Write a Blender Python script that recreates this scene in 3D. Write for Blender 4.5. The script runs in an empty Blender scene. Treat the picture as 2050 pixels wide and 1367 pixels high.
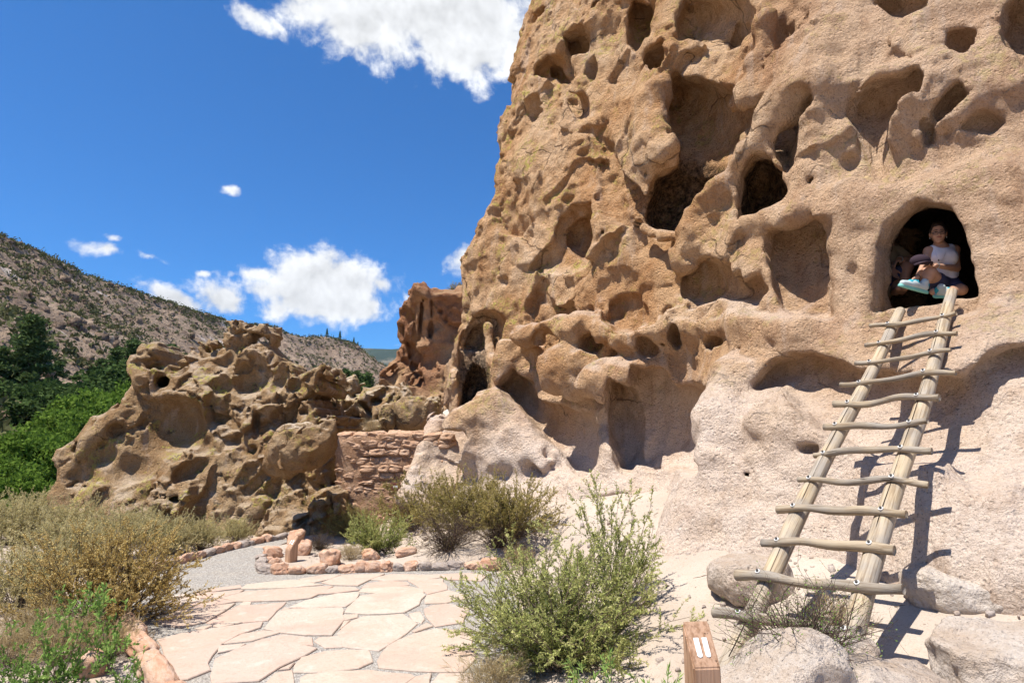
import bpy, bmesh, math, random
import numpy as np
from mathutils import Vector, Matrix, Quaternion

R = math.radians
random.seed(7)
rng = np.random.default_rng(7)
scene = bpy.context.scene
col = scene.collection

# ------------------------------------------------------------------ camera
FPX, CXP, CYP = 1300.0, 1025.0, 683.5            # focal length and centre in photograph pixels
PITCH = math.atan((875.0 - CYP) / FPX)
CAMZ = 1.7
cam_d = bpy.data.cameras.new('camera')
cam_d.sensor_width = 36.0
cam_d.lens = FPX / 2050.0 * 36.0
cam_d.clip_start = 0.05
cam_d.clip_end = 20000.0
cam = bpy.data.objects.new('camera', cam_d)
cam.location = (0, 0, CAMZ)
cam.rotation_euler = (R(90) + PITCH, 0, 0)
col.objects.link(cam)
scene.camera = cam

# ------------------------------------------------------------------ sun, sky, exposure
TO_SUN = Vector((-0.34, -0.19, 0.92)).normalized()
sun_d = bpy.data.lights.new('sun', 'SUN')
sun_d.energy = 5.0
sun_d.angle = R(0.53)
sun_d.color = (1.0, 0.95, 0.87)
sun = bpy.data.objects.new('sun', sun_d)
sun.rotation_euler = (-TO_SUN).to_track_quat('-Z', 'Y').to_euler()
col.objects.link(sun)

world = bpy.data.worlds.new('World')
scene.world = world
world.use_nodes = True
scene.view_settings.view_transform = 'Standard'
scene.view_settings.look = 'None'
scene.view_settings.gamma = 1.0
scene.view_settings.use_curve_mapping = False
scene.view_settings.exposure = 0.72
scene.cycles.max_bounces = 6
scene.cycles.diffuse_bounces = 3
scene.cycles.use_adaptive_sampling = True
scene.cycles.adaptive_threshold = 0.02
scene.cycles.use_denoising = True
scene.cycles.transparent_max_bounces = 8

def ray(px, py):
    a, b = (px - CXP) / FPX, (CYP - py) / FPX
    c, s = math.cos(PITCH), math.sin(PITCH)
    return np.array((a, c - b * s, s + b * c))

CAMP = np.array((0.0, 0.0, CAMZ))
def at(px, py, Y):
    d = ray(px, py)
    return CAMP + d * (Y / d[1])
def onz(px, py, z=0.0):
    d = ray(px, py)
    return CAMP + d * ((z - CAMZ) / d[2])
def proj(p):
    c, s = math.cos(PITCH), math.sin(PITCH)
    x, y, z = p[0], p[1], p[2] - CAMZ
    f, u = y * c + z * s, -y * s + z * c
    return CXP + FPX * x / f, CYP - FPX * u / f

# world shader --------------------------------------------------------
def sky_world():
    nt = world.node_tree
    nt.nodes.clear()
    N, L = nt.nodes, nt.links
    out = N.new('ShaderNodeOutputWorld')
    bg = N.new('ShaderNodeBackground')
    sky = N.new('ShaderNodeTexSky')
    sky.sky_type = 'NISHITA'
    sky.sun_disc = False
    sky.sun_elevation = math.asin(TO_SUN.z)
    sky.sun_rotation = math.atan2(TO_SUN.x, TO_SUN.y)
    sky.altitude = 2000
    sky.air_density = 1.0
    sky.dust_density = 2.0
    sky.ozone_density = 3.0
    def math_(op, a, b=None, c=None):
        n = N.new('ShaderNodeMath'); n.operation = op
        for i, v in enumerate((a, b, c)):
            if v is None: continue
            if isinstance(v, (int, float)): n.inputs[i].default_value = v
            else: L.new(v, n.inputs[i])
        return n.outputs[0]
    def vmath(op, a, b=None):
        n = N.new('ShaderNodeVectorMath'); n.operation = op
        for i, v in enumerate((a, b)):
            if v is None: continue
            if isinstance(v, tuple): n.inputs[i].default_value = v
            else: L.new(v, n.inputs[i])
        return n
    # deep, polarised blue of the dry high-altitude air
    tint = N.new('ShaderNodeMix'); tint.data_type = 'RGBA'; tint.blend_type = 'MULTIPLY'
    tint.inputs[0].default_value = 1.0
    L.new(sky.outputs[0], tint.inputs[6]); tint.inputs[7].default_value = SKY_TINT
    tc = N.new('ShaderNodeTexCoord')
    dirn = vmath('NORMALIZE', tc.outputs['Generated']).outputs[0]
    # domain-warped fractal noise on the direction
    def noise(vec, scale, detail, rough, w=0.0):
        n = N.new('ShaderNodeTexNoise'); n.noise_dimensions = '4D'
        n.inputs['Scale'].default_value = scale; n.inputs['Detail'].default_value = detail
        n.inputs['Roughness'].default_value = rough; n.inputs['W'].default_value = w
        L.new(vec, n.inputs['Vector'])
        return n
    wn = noise(dirn, 9.0, 3, 0.5, 3.1)
    wv = vmath('SUBTRACT', wn.outputs['Color'], (0.5, 0.5, 0.5)).outputs[0]
    sc = N.new('ShaderNodeVectorMath'); sc.operation = 'SCALE'; L.new(wv, sc.inputs[0]); sc.inputs['Scale'].default_value = 0.05
    wdir = vmath('ADD', dirn, sc.outputs[0]).outputs[0]
    # cumulus: each bank an ellipsoid of directions, broken up by the noise
    cover = None
    for (px, py, w, h, rot, dens) in CLOUDS:
        d = ray(px, py); d = d / np.linalg.norm(d)
        up = np.array((0, 0, 1.0)); rt = np.cross(d, up); rt /= np.linalg.norm(rt); u2 = np.cross(rt, d)
        a = R(rot)
        ax = rt * math.cos(a) + u2 * math.sin(a); ay = -rt * math.sin(a) + u2 * math.cos(a)
        k = 1.6 / math.sqrt(1 + ((px - CXP) / FPX) ** 2)
        rm = Matrix((tuple(ax), tuple(ay), tuple(np.cross(ax, ay)))).transposed()
        mp = N.new('ShaderNodeMapping'); mp.vector_type = 'TEXTURE'
        mp.inputs['Location'].default_value = tuple(d)
        mp.inputs['Rotation'].default_value = rm.to_euler()
        mp.inputs['Scale'].default_value = (w / 2 / FPX * k, h / 2 / FPX * k, 0.6)
        L.new(wdir, mp.inputs['Vector'])
        gr = N.new('ShaderNodeTexGradient'); gr.gradient_type = 'SPHERICAL'; L.new(mp.outputs[0], gr.inputs[0])
        v = math_('MULTIPLY', gr.outputs['Fac'], dens)
        cover = v if cover is None else math_('MAXIMUM', cover, v)
    cover = math_('SUBTRACT', math_('MULTIPLY', cover, 2.2), 0.85)
    # the same fair-weather cumulus goes on where no bank is placed, above and behind the view
    gen = noise(dirn, 2.6, 2, 0.5, 7.7)
    sep = N.new('ShaderNodeSeparateXYZ'); L.new(dirn, sep.inputs[0])
    back = math_('SUBTRACT', math_('MULTIPLY', gen.outputs[0], 2.4), math_('ADD', 1.42, math_('MULTIPLY', math_('GREATER_THAN', sep.outputs['Y'], 0.55), 5.0)))
    cover = math_('MAXIMUM', cover, back)
    f1 = noise(wdir, 26.0, 7, 0.62, 1.3)
    dens = math_('ADD', cover, math_('MULTIPLY', math_('SUBTRACT', f1.outputs[0], 0.5), 3.3))
    al = N.new('ShaderNodeMapRange'); al.interpolation_type = 'SMOOTHSTEP'
    L.new(dens, al.inputs['Value']); al.inputs['From Min'].default_value = 0.05; al.inputs['From Max'].default_value = 1.0
    # self-shading: the same noise read a little towards the sun
    shv = vmath('ADD', wdir, tuple(TO_SUN * 0.02)).outputs[0]
    f2 = noise(shv, 13.0, 4, 0.6, 1.3)
    f3 = noise(wdir, 13.0, 4, 0.6, 1.3)
    dif = math_('SUBTRACT', f3.outputs[0], f2.outputs[0])
    lit = math_('ADD', 0.97, math_('MULTIPLY', dif, 1.1))
    lit = math_('SUBTRACT', lit, math_('MULTIPLY', math_('MINIMUM', math_('MAXIMUM', math_('SUBTRACT', cover, 0.2), 0.0), 1.0), 0.10))
    lit = math_('MINIMUM', math_('MAXIMUM', lit, 0.70), 1.08)
    cc = N.new('ShaderNodeVectorMath'); cc.operation = 'SCALE'; cc.inputs[0].default_value = CLOUD_COL
    L.new(lit, cc.inputs['Scale'])
    mix = N.new('ShaderNodeMix'); mix.data_type = 'RGBA'
    L.new(al.outputs[0], mix.inputs[0]); L.new(tint.outputs[2], mix.inputs[6]); L.new(cc.outputs[0], mix.inputs[7])
    bg.inputs['Strength'].default_value = 0.10
    L.new(mix.outputs[2], bg.inputs['Color']); L.new(bg.outputs[0], out.inputs['Surface'])

SKY_TINT = (0.27, 0.70, 1.09, 1.0)
CLOUD_COL = (6.3, 6.4, 6.55)
CLOUDS = [  # px, py, width, height, rotation, density
    (800, -30, 620, 260, -12, 1.4), (930, 70, 270, 170, -5, 1.4), (720, 60, 200, 150, -28, 1.2), (1010, 100, 130, 120, 20, 0.7),
    (515, 42, 130, 60, -22, 0.9), (710, 190, 40, 60, 0, 0.25), (398, 270, 50, 30, 0, 0.2), (458, 387, 46, 28, -10, 0.8),
    (200, 495, 100, 48, -8, 1.0), (218, 473, 70, 26, -15, 0.8), (298, 513, 110, 30, -12, 0.8), (408, 552, 44, 24, 0, 0.8),
    (308, 578, 44, 18, 0, 0.7), (340, 608, 160, 60, -20, 1.0), (225, 572, 40, 22, 0, 0.3),
    (445, 600, 150, 110, 0, 1.0), (520, 545, 110, 60, 0, 0.9), (655, 570, 250, 150, 0, 1.4), (700, 610, 180, 80, 0, 1.1), (570, 610, 140, 70, 0, 0.8),
    (540, 575, 200, 70, 0, 0.9), (765, 578, 90, 50, 0, 0.9), (840, 588, 80, 46, 10, 0.9), (930, 520, 120, 70, 40, 0.9), (890, 548, 60, 60, 40, 0.4), (795, 694, 60, 12, 0, 0.5), (470, 20, 60, 40, 30, 0.5), (430, 250, 40, 20, 10, 0.25), (990, 40, 120, 90, 40, 0.8), (620, 20, 200, 90, 10, 0.9), (120, 455, 40, 16, 0, 0.3), (470, 545, 60, 30, 10, 0.7),
]
sky_world()

# ------------------------------------------------------------------ helpers
def tag(o, label=None, cat=None, group=None, kind=None):
    if label: o['label'] = label
    if cat: o['category'] = cat
    if group: o['group'] = group
    if kind: o['kind'] = kind
    return o

def empty(name, loc=(0, 0, 0)):
    o = bpy.data.objects.new(name, None)
    o.location = loc
    o.empty_display_size = 0.1
    col.objects.link(o)
    return o

def mesh_obj(name, verts, faces, mat=None, parent=None, smooth=True, loc=None, attrs=None):
    """verts (n,3); faces: (m,3)/(m,4) array or list of lists; world coordinates unless loc is given"""
    me = bpy.data.meshes.new(name)
    verts = np.asarray(verts, dtype=np.float32)
    if isinstance(faces, np.ndarray):
        n, k = faces.shape
        me.vertices.add(len(verts)); me.vertices.foreach_set('co', verts.ravel())
        me.loops.add(n * k); me.loops.foreach_set('vertex_index', faces.astype(np.int32).ravel())
        me.polygons.add(n)
        me.polygons.foreach_set('loop_start', np.arange(0, n * k, k, dtype=np.int32))
        me.polygons.foreach_set('loop_total', np.full(n, k, dtype=np.int32))
        me.update(calc_edges=True)
    else:
        me.from_pydata([tuple(map(float, v)) for v in verts], [], faces)
        me.update()
    if smooth:
        me.polygons.foreach_set('use_smooth', np.ones(len(me.polygons), dtype=bool))
    if attrs:
        for k, v in attrs.items():
            a = me.attributes.new(k, 'FLOAT', 'POINT'); a.data.foreach_set('value', np.asarray(v, dtype=np.float32))
    if mat: me.materials.append(mat)
    o = bpy.data.objects.new(name, me)
    if loc is not None: o.location = loc
    if parent is not None: o.parent = parent
    col.objects.link(o)
    return o

def copy_tree(o, parent=None):
    c = o.copy(); col.objects.link(c); c.parent = parent
    for ch in list(o.children): copy_tree(ch, c)
    return c

# ---- noise on regular grids: cubic B-spline through random lattices (fast, smooth)
def _bs(n, h, o, L, m):
    x = (np.arange(n) * h + o) / L
    i = np.floor(x).astype(int); t = x - i
    W = np.zeros((n, m), np.float32)
    w = [(1 - t) ** 3 / 6, (3 * t ** 3 - 6 * t ** 2 + 4) / 6, (-3 * t ** 3 + 3 * t ** 2 + 3 * t + 1) / 6, t ** 3 / 6]
    for k in range(4): W[np.arange(n), np.clip(i + k, 0, m - 1)] += w[k]
    return W
def noise3(shape, h, L, seed, stretch=(1, 1, 1)):
    r = np.random.default_rng(seed)
    Ls = [L * s for s in stretch]
    ms = [int(shape[i] * h / Ls[i]) + 6 for i in range(3)]
    a = r.standard_normal(ms).astype(np.float32)
    for ax in range(3):
        W = _bs(shape[ax], h, r.random() * Ls[ax], Ls[ax], ms[ax])
        a = np.moveaxis(np.tensordot(W, a, axes=(1, ax)), 0, ax)
    return np.ascontiguousarray(a * 2.2)
def noise2(shape, h, L, seed):
    return noise3((shape[0], shape[1], 1), h, L, seed)[:, :, 0]
# ---- noise at scattered points
class PN:
    def __init__(self, seed, m=24):
        self.t = np.random.default_rng(seed).standard_normal((m, m, m)).astype(np.float32); self.m = m
    def __call__(self, p, L):
        q = np.asarray(p, dtype=np.float64) / L + 1000.0
        i = np.floor(q).astype(int); f = q - i; f = f * f * (3 - 2 * f); m = self.m
        r = 0
        for a in (0, 1):
            for b in (0, 1):
                for c in (0, 1):
                    w = (f[:, 0] if a else 1 - f[:, 0]) * (f[:, 1] if b else 1 - f[:, 1]) * (f[:, 2] if c else 1 - f[:, 2])
                    r = r + w * self.t[(i[:, 0] + a) % m, (i[:, 1] + b) % m, (i[:, 2] + c) % m]
        return r
pn = PN(11)

# ---- signed-distance sculpting: solids built in a voxel box and meshed with surface nets
def smin(a, b, k): 
    h = np.maximum(k - np.abs(a - b), 0) / k
    return np.minimum(a, b) - h * h * k * 0.25
def smax(a, b, k): return -smin(-a, -b, k)

class Vol:
    """voxel box in a local frame: origin o, axes a,b,c (rows), sizes in metres"""
    def __init__(self, o, axes, lo, hi, h):
        self.o = np.asarray(o, float); self.ax = np.asarray(axes, float); self.h = h
        self.lo = np.asarray(lo, float)
        self.n = tuple(int(math.ceil((hi[i] - lo[i]) / h)) + 1 for i in range(3))
        self.g = [(self.lo[i] + np.arange(self.n[i]) * h).astype(np.float32) for i in range(3)]
        self.f = np.full(self.n, 1.0, np.float32)
        self.warp = None
    def grids(self, sl=None):
        sl = sl or (slice(None),) * 3
        return (self.g[0][sl[0]][:, None, None], self.g[1][sl[1]][None, :, None], self.g[2][sl[2]][None, None, :])
    def loc(self, p): return self.ax @ (np.asarray(p, float) - self.o)
    def box(self, c, r):
        sl = []
        for i in range(3):
            a = int((c[i] - r - self.lo[i]) / self.h); b = int((c[i] + r - self.lo[i]) / self.h) + 2
            a = max(a, 0); b = min(b, self.n[i])
            if b <= a: return None
            sl.append(slice(a, b))
        return tuple(sl)
    def ell(self, c, axes, rad, k, add):
        """ellipsoid, local centre c, local axes rows, radii; carve or add with smooth blend k"""
        rad = np.asarray(rad, float); sl = self.box(c, rad.max() * 1.15 + k + 0.05)
        if sl is None: return
        x, y, z = self.grids(sl); x = x - c[0]; y = y - c[1]; z = z - c[2]
        q = [(axes[i][0] * x + axes[i][1] * y + axes[i][2] * z) for i in range(3)]
        k0 = np.sqrt(sum((q[i] / rad[i]) ** 2 for i in range(3)))
        k1 = np.sqrt(sum((q[i] / rad[i] ** 2) ** 2 for i in range(3))) + 1e-6
        e = k0 * (k0 - 1) / k1
        if self.warp is not None: e = e + self.warp[sl] * min(rad.min(), 0.45)
        self.f[sl] = smin(self.f[sl], e, k) if add else smax(self.f[sl], -e, k)
    def cone(self, p, q, r0, r1, k, add=True):
        """tapered capsule between local points"""
        p = np.asarray(p, float); q = np.asarray(q, float); c = (p + q) / 2
        sl = self.box(c, np.linalg.norm(q - p) / 2 + max(r0, r1) + k + 0.03)
        if sl is None: return
        x, y, z = self.grids(sl); v = q - p; L2 = max(v @ v, 1e-9)
        t = np.clip(((x - p[0]) * v[0] + (y - p[1]) * v[1] + (z - p[2]) * v[2]) / L2, 0, 1)
        d = np.sqrt((x - p[0] - t * v[0]) ** 2 + (y - p[1] - t * v[1]) ** 2 + (z - p[2] - t * v[2]) ** 2) - (r0 + (r1 - r0) * t)
        if self.warp is not None: d = d + self.warp[sl] * max(r0, r1) * 1.3
        self.f[sl] = smin(self.f[sl], d, k) if add else smax(self.f[sl], -d, k)
    def mesh(self):
        f, n = self.f, self.n
        s = f < 0
        cnt = np.zeros(tuple(i - 1 for i in n), np.uint8)
        for a in (0, 1):
            for b in (0, 1):
                for c in (0, 1):
                    cnt += s[a:n[0] - 1 + a, b:n[1] - 1 + b, c:n[2] - 1 + c]
        act = np.argwhere((cnt > 0) & (cnt < 8))
        idx = np.full(cnt.shape, -1, np.int32)
        idx[act[:, 0], act[:, 1], act[:, 2]] = np.arange(len(act), dtype=np.int32)
        co = [(a, b, c) for a in (0, 1) for b in (0, 1) for c in (0, 1)]
        val = np.stack([f[act[:, 0] + a, act[:, 1] + b, act[:, 2] + c] for a, b, c in co], 1)
        P = np.zeros((len(act), 3), np.float32); W = np.zeros(len(act), np.float32)
        for i in range(8):
            for j in range(i + 1, 8):
                if sum(abs(co[i][m] - co[j][m]) for m in range(3)) != 1: continue
                va, vb = val[:, i], val[:, j]; cr = (va < 0) != (vb < 0)
                t = np.where(cr, va / np.where(cr, va - vb, 1), 0)
                for m in range(3):
                    P[:, m] += np.where(cr, co[i][m] + t * (co[j][m] - co[i][m]), 0)
                W += cr
        P = P / W[:, None] + act
        V = (self.lo + P * self.h) @ self.ax + self.o
        quads = []
        for ax in range(3):
            a1, a2 = (ax + 1) % 3, (ax + 2) % 3
            sa = [slice(None)] * 3; sb = [slice(None)] * 3
            sa[ax] = slice(0, n[ax] - 1); sb[ax] = slice(1, n[ax])
            A = s[tuple(sa)]; B = s[tuple(sb)]
            e = np.argwhere(A != B)
            ok = (e[:, a1] > 0) & (e[:, a1] < n[a1] - 1) & (e[:, a2] > 0) & (e[:, a2] < n[a2] - 1)
            e = e[ok]
            fl = A[e[:, 0], e[:, 1], e[:, 2]]
            def cell(d1, d2):
                c = e.copy(); c[:, a1] += d1; c[:, a2] += d2
                return idx[c[:, 0], c[:, 1], c[:, 2]]
            q = np.stack([cell(-1, -1), cell(0, -1), cell(0, 0), cell(-1, 0)], 1)
            q[~fl] = q[~fl][:, ::-1]
            quads.append(q)
        Q = np.concatenate(quads)
        Q = Q[(Q >= 0).all(1)]
        if np.linalg.det(self.ax) < 0: Q = Q[:, ::-1]
        return V, Q

def vnormals(V, Q):
    n = np.cross(V[Q[:, 2]] - V[Q[:, 0]], V[Q[:, 3 % Q.shape[1]]] - V[Q[:, 1]]) if Q.shape[1] == 4 else np.cross(V[Q[:, 1]] - V[Q[:, 0]], V[Q[:, 2]] - V[Q[:, 0]])
    N = np.zeros_like(V, dtype=np.float64)
    for i in range(Q.shape[1]):
        for m in range(3): N[:, m] += np.bincount(Q[:, i], n[:, m], minlength=len(V))
    return N / (np.linalg.norm(N, axis=1, keepdims=True) + 1e-9)

def smoothstep(a, b, x):
    t = np.clip((x - a) / (b - a), 0, 1); return t * t * (3 - 2 * t)

def facets(gx_, gz_, cell, amp, seed, jit=0.25, step=0.5):
    """broken planes: each irregular cell of the grid is a tilted plate with its own offset"""
    g = np.random.default_rng(seed)
    X, Z = np.meshgrid(gx_, gz_, indexing='ij'); h = float(gx_[1] - gx_[0])
    X = X + jit * cell * noise2(X.shape, h, cell * 0.5, seed + 1); Z = Z + jit * cell * noise2(X.shape, h, cell * 0.5, seed + 2)
    n = int((np.ptp(gx_) + 2 * cell) * (np.ptp(gz_) + 2 * cell) / cell ** 2)
    c = np.stack([g.uniform(gx_[0] - cell, gx_[-1] + cell, n), g.uniform(gz_[0] - cell, gz_[-1] + cell, n)], 1)
    best = np.full(X.shape, 1e9); val = np.zeros(X.shape)
    for i in range(n):
        dx, dz = X - c[i, 0], Z - c[i, 1]; d2 = dx * dx + dz * dz * g.uniform(0.5, 1.2)
        t = g.normal(0, 0.8, 2); v = (t[0] * dx + t[1] * dz) / cell + step * g.normal()
        m = d2 < best; best[m] = d2[m]; val[m] = v[m]
    return (amp * np.clip(val, -1.6, 1.6)).astype(np.float32)
# ------------------------------------------------------------------ materials
class NT:
    def __init__(self, name, rough=0.9, spec=0.15):
        self.m = bpy.data.materials.new(name); self.m.use_nodes = True
        t = self.m.node_tree; self.N, self.L = t.nodes, t.links
        self.b = self.N['Principled BSDF']
        self.b.inputs['Roughness'].default_value = rough
        self.b.inputs['Specular IOR Level'].default_value = spec
        self.co = None; self.base_vec = None
    def coord(self, kind='Object'):
        if self.base_vec is not None and kind == 'Object': return self.base_vec
        if self.co is None: self.co = self.N.new('ShaderNodeTexCoord')
        return self.co.outputs[kind]
    def put(self, sock, v):
        if v is None: return
        if hasattr(v, 'is_linked') or hasattr(v, 'links'): self.L.new(v, sock)
        else: sock.default_value = v
    def noise(self, scale, detail=4, rough=0.55, vec=None, dist=0.0):
        n = self.N.new('ShaderNodeTexNoise'); n.inputs['Scale'].default_value = scale
        n.inputs['Detail'].default_value = detail; n.inputs['Roughness'].default_value = rough
        n.inputs['Distortion'].default_value = dist
        self.L.new(vec if vec is not None else self.coord(), n.inputs['Vector'])
        return n.outputs[0]
    def voro(self, scale, feature='F1', vec=None, rand=1.0):
        n = self.N.new('ShaderNodeTexVoronoi'); n.feature = feature
        n.inputs['Scale'].default_value = scale; n.inputs['Randomness'].default_value = rand
        self.L.new(vec if vec is not None else self.coord(), n.inputs['Vector'])
        return n.outputs['Distance']
    def stretch(self, s, kind='Object'):
        n = self.N.new('ShaderNodeMapping'); n.inputs['Scale'].default_value = s
        self.L.new(self.coord(kind), n.inputs['Vector']); return n.outputs[0]
    def rng(self, v, a, b, c=0.0, d=1.0, smooth=True):
        n = self.N.new('ShaderNodeMapRange')
        if smooth: n.interpolation_type = 'SMOOTHSTEP'
        self.L.new(v, n.inputs[0])
        for i, x in enumerate((a, b, c, d)): n.inputs[i + 1].default_value = x
        return n.outputs[0]
    def mth(self, op, a, b=0.0):
        n = self.N.new('ShaderNodeMath'); n.operation = op
        self.put(n.inputs[0], a); self.put(n.inputs[1], b); return n.outputs[0]
    def mix(self, f, a, b, mode='MIX'):
        n = self.N.new('ShaderNodeMix'); n.data_type = 'RGBA'; n.blend_type = mode
        self.put(n.inputs[0], f)
        for s, v in ((n.inputs[6], a), (n.inputs[7], b)):
            if isinstance(v, tuple): s.default_value = (*v, 1.0) if len(v) == 3 else v
            else: self.L.new(v, s)
        return n.outputs[2]
    def ramp(self, v, stops):
        n = self.N.new('ShaderNodeValToRGB'); e = n.color_ramp.elements
        while len(e) < len(stops): e.new(0.5)
        for i, (p, c) in enumerate(stops): e[i].position = p; e[i].color = (*c, 1.0)
        self.L.new(v, n.inputs[0]); return n.outputs[0]
    def attr(self, name):
        n = self.N.new('ShaderNodeAttribute'); n.attribute_name = name; return n.outputs['Fac']
    def rand(self):
        n = self.N.new('ShaderNodeObjectInfo'); return n.outputs['Random']
    def col(self, c):
        self.put(self.b.inputs['Base Color'], (*c, 1.0) if isinstance(c, tuple) else c); return self
    def bump(self, h, dist=0.02, strength=1.0, prev=None):
        n = self.N.new('ShaderNodeBump'); n.inputs['Distance'].default_value = dist; n.inputs['Strength'].default_value = strength
        self.L.new(h, n.inputs['Height'])
        if prev is not None: self.L.new(prev, n.inputs['Normal'])
        self.L.new(n.outputs[0], self.b.inputs['Normal']); return n.outputs[0]

def rock_mat(name, c_lo, c_mid, c_hi, lichen=0.3, soot=False, pale=None, scale=1.0, grain=1.0, rnd=False, bs=1.0, cracks=0):
    t = NT(name, 0.95, 0.08)
    if rnd:      # every stone of a kind gets its own stretch of the pattern
        ad = t.N.new('ShaderNodeVectorMath'); ad.operation = 'ADD'; t.L.new(t.coord(), ad.inputs[0])
        sc_ = t.mth('MULTIPLY', t.rand(), 37.0); t.L.new(sc_, ad.inputs[1]); t.base_vec = ad.outputs[0]
    big = t.noise(0.55 * scale, 4, 0.6, dist=0.6)
    base = t.ramp(big, [(0.30, c_lo), (0.50, c_mid), (0.72, c_hi)])
    mid = t.noise(3.2 * scale, 4, 0.65)
    base = t.mix(t.rng(mid, 0.36, 0.68, 0.0, 0.55), base, t.mix(1.0, base, (0.76, 0.62, 0.48), 'MULTIPLY'))
    if pale:
        base = t.mix(t.mth('MULTIPLY', t.attr('pale'), t.rng(mid, 0.25, 0.6, 0.75, 1.0)), base, pale)
    # mottling of pumice grains
    gr = t.noise(34 * scale, 2, 0.7)
    base = t.mix(t.rng(gr, 0.42, 0.62, 0.0, 0.30 * grain), base, t.mix(1.0, base, (0.60, 0.54, 0.48), 'MULTIPLY'))
    spk = t.noise(70 * scale, 1, 0.5)
    base = t.mix(t.rng(spk, 0.62, 0.70, 0.0, 0.5 * grain), base, (0.06, 0.045, 0.035))
    if cracks:   # sparse drying fractures and faint run-off streaks
        wv = t.N.new('ShaderNodeVectorMath'); wv.operation = 'ADD'; t.L.new(t.coord(), wv.inputs[0])
        wn = t.N.new('ShaderNodeTexNoise'); wn.inputs['Scale'].default_value = 2.2; wn.inputs['Detail'].default_value = 3; t.L.new(t.coord(), wn.inputs['Vector'])
        ws = t.N.new('ShaderNodeVectorMath'); ws.operation = 'SCALE'; ws.inputs['Scale'].default_value = 0.55; t.L.new(wn.outputs['Color'], ws.inputs[0]); t.L.new(ws.outputs[0], wv.inputs[1])
        ce = t.voro(cracks, 'DISTANCE_TO_EDGE', vec=wv.outputs[0])
        crk = t.mth('MULTIPLY', t.mth('MULTIPLY', t.rng(ce, 0.022, 0.003), t.rng(big, 0.50, 0.60)), t.rng(t.attr('pale'), 0.2, 0.7, 1.0, 0.15))
        base = t.mix(t.mth('MULTIPLY', crk, 0.6), base, (0.075, 0.05, 0.035))
        st_ = t.noise(1.0, 4, 0.6, vec=t.stretch((5.0, 5.0, 0.5)))
        base = t.mix(t.rng(st_, 0.52, 0.70, 0, 0.42), base, t.mix(1.0, base, (0.62, 0.52, 0.44), 'MULTIPLY'))
        base = t.mix(t.rng(st_, 0.46, 0.30, 0, 0.30), base, (0.66, 0.53, 0.43))
    if lichen:
        ln = t.noise(1.6 * scale, 4, 0.72)
        ln2 = t.noise(12 * scale, 3, 0.7)
        lm = t.mth('MULTIPLY', t.rng(ln, 0.60 - 0.12 * lichen, 0.70 - 0.12 * lichen), t.rng(ln2, 0.45, 0.58))
        lm = t.mth('MULTIPLY', lm, t.attr('lichen'))
        base = t.mix(t.mth('MULTIPLY', lm, 0.85), base, (0.42, 0.37, 0.085))
        dm = t.mth('MULTIPLY', t.rng(mid, 0.58, 0.66), t.rng(ln2, 0.55, 0.46))
        base = t.mix(t.mth('MULTIPLY', t.mth('MULTIPLY', dm, t.attr('lichen')), 0.7), base, (0.085, 0.07, 0.045))
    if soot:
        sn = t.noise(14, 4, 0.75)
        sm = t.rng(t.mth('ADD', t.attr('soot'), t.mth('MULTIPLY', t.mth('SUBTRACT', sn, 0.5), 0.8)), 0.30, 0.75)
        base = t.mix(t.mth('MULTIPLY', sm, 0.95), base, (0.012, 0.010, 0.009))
    t.col(base)
    n9 = t.noise(7.5 * scale, 7, 0.72)
    h = t.mth('ADD', t.mth('MULTIPLY', n9, 0.14), t.mth('MULTIPLY', t.mth('ABSOLUTE', t.mth('SUBTRACT', t.noise(17 * scale, 4, 0.65), 0.5)), 0.06))
    vo = t.voro(16 * scale)
    h = t.mth('ADD', h, t.mth('MULTIPLY', t.rng(vo, 0.05, 0.32), 0.024))
    if pale and lichen: h = t.mth('MULTIPLY', h, t.rng(t.attr('pale'), 0.0, 1.0, 1.0, 0.62))
    if cracks: h = t.mth('SUBTRACT', h, t.mth('MULTIPLY', crk, 0.03))
    t.bump(h, bs / scale, 1.0)
    return t.m

M = {}
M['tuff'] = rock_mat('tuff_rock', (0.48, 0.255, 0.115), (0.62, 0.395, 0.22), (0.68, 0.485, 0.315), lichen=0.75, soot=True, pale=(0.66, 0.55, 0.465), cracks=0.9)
M['outcrop'] = rock_mat('outcrop_rock', (0.28, 0.165, 0.08), (0.41, 0.275, 0.15), (0.52, 0.38, 0.235), lichen=0.7, pale=(0.62, 0.53, 0.42), scale=1.0, cracks=1.6)
M['brown_rock'] = rock_mat('brown_rock', (0.20, 0.10, 0.05), (0.30, 0.18, 0.09), (0.38, 0.26, 0.15), lichen=0.6, pale=(0.5, 0.4, 0.3))
M['red_rock'] = rock_mat('red_rock', (0.24, 0.105, 0.055), (0.37, 0.19, 0.105), (0.48, 0.30, 0.175), lichen=0.3, pale=(0.5, 0.35, 0.2), scale=0.5)
M['pale_rock'] = rock_mat('pale_rock', (0.47, 0.38, 0.31), (0.56, 0.48, 0.41), (0.61, 0.54, 0.47), lichen=0.0, bs=0.5, grain=0.8)
M['pink_stone'] = rock_mat('pink_stone', (0.56, 0.30, 0.19), (0.64, 0.42, 0.30), (0.68, 0.52, 0.42), lichen=0.0, scale=1.6, rnd=True, bs=0.14)
M['grey_mortar'] = rock_mat('grey_mortar', (0.36, 0.30, 0.27), (0.43, 0.37, 0.33), (0.50, 0.44, 0.39), lichen=0.0, scale=1.6, rnd=True, bs=0.14)
M['wall_stone'] = rock_mat('wall_stone', (0.50, 0.31, 0.20), (0.59, 0.39, 0.265), (0.67, 0.50, 0.37), lichen=0.0, scale=1.2, rnd=True, bs=0.16)
M['mud_mortar'] = rock_mat('mud_mortar', (0.46, 0.28, 0.17), (0.54, 0.34, 0.22), (0.60, 0.41, 0.28), lichen=0.0, scale=1.2)

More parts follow.
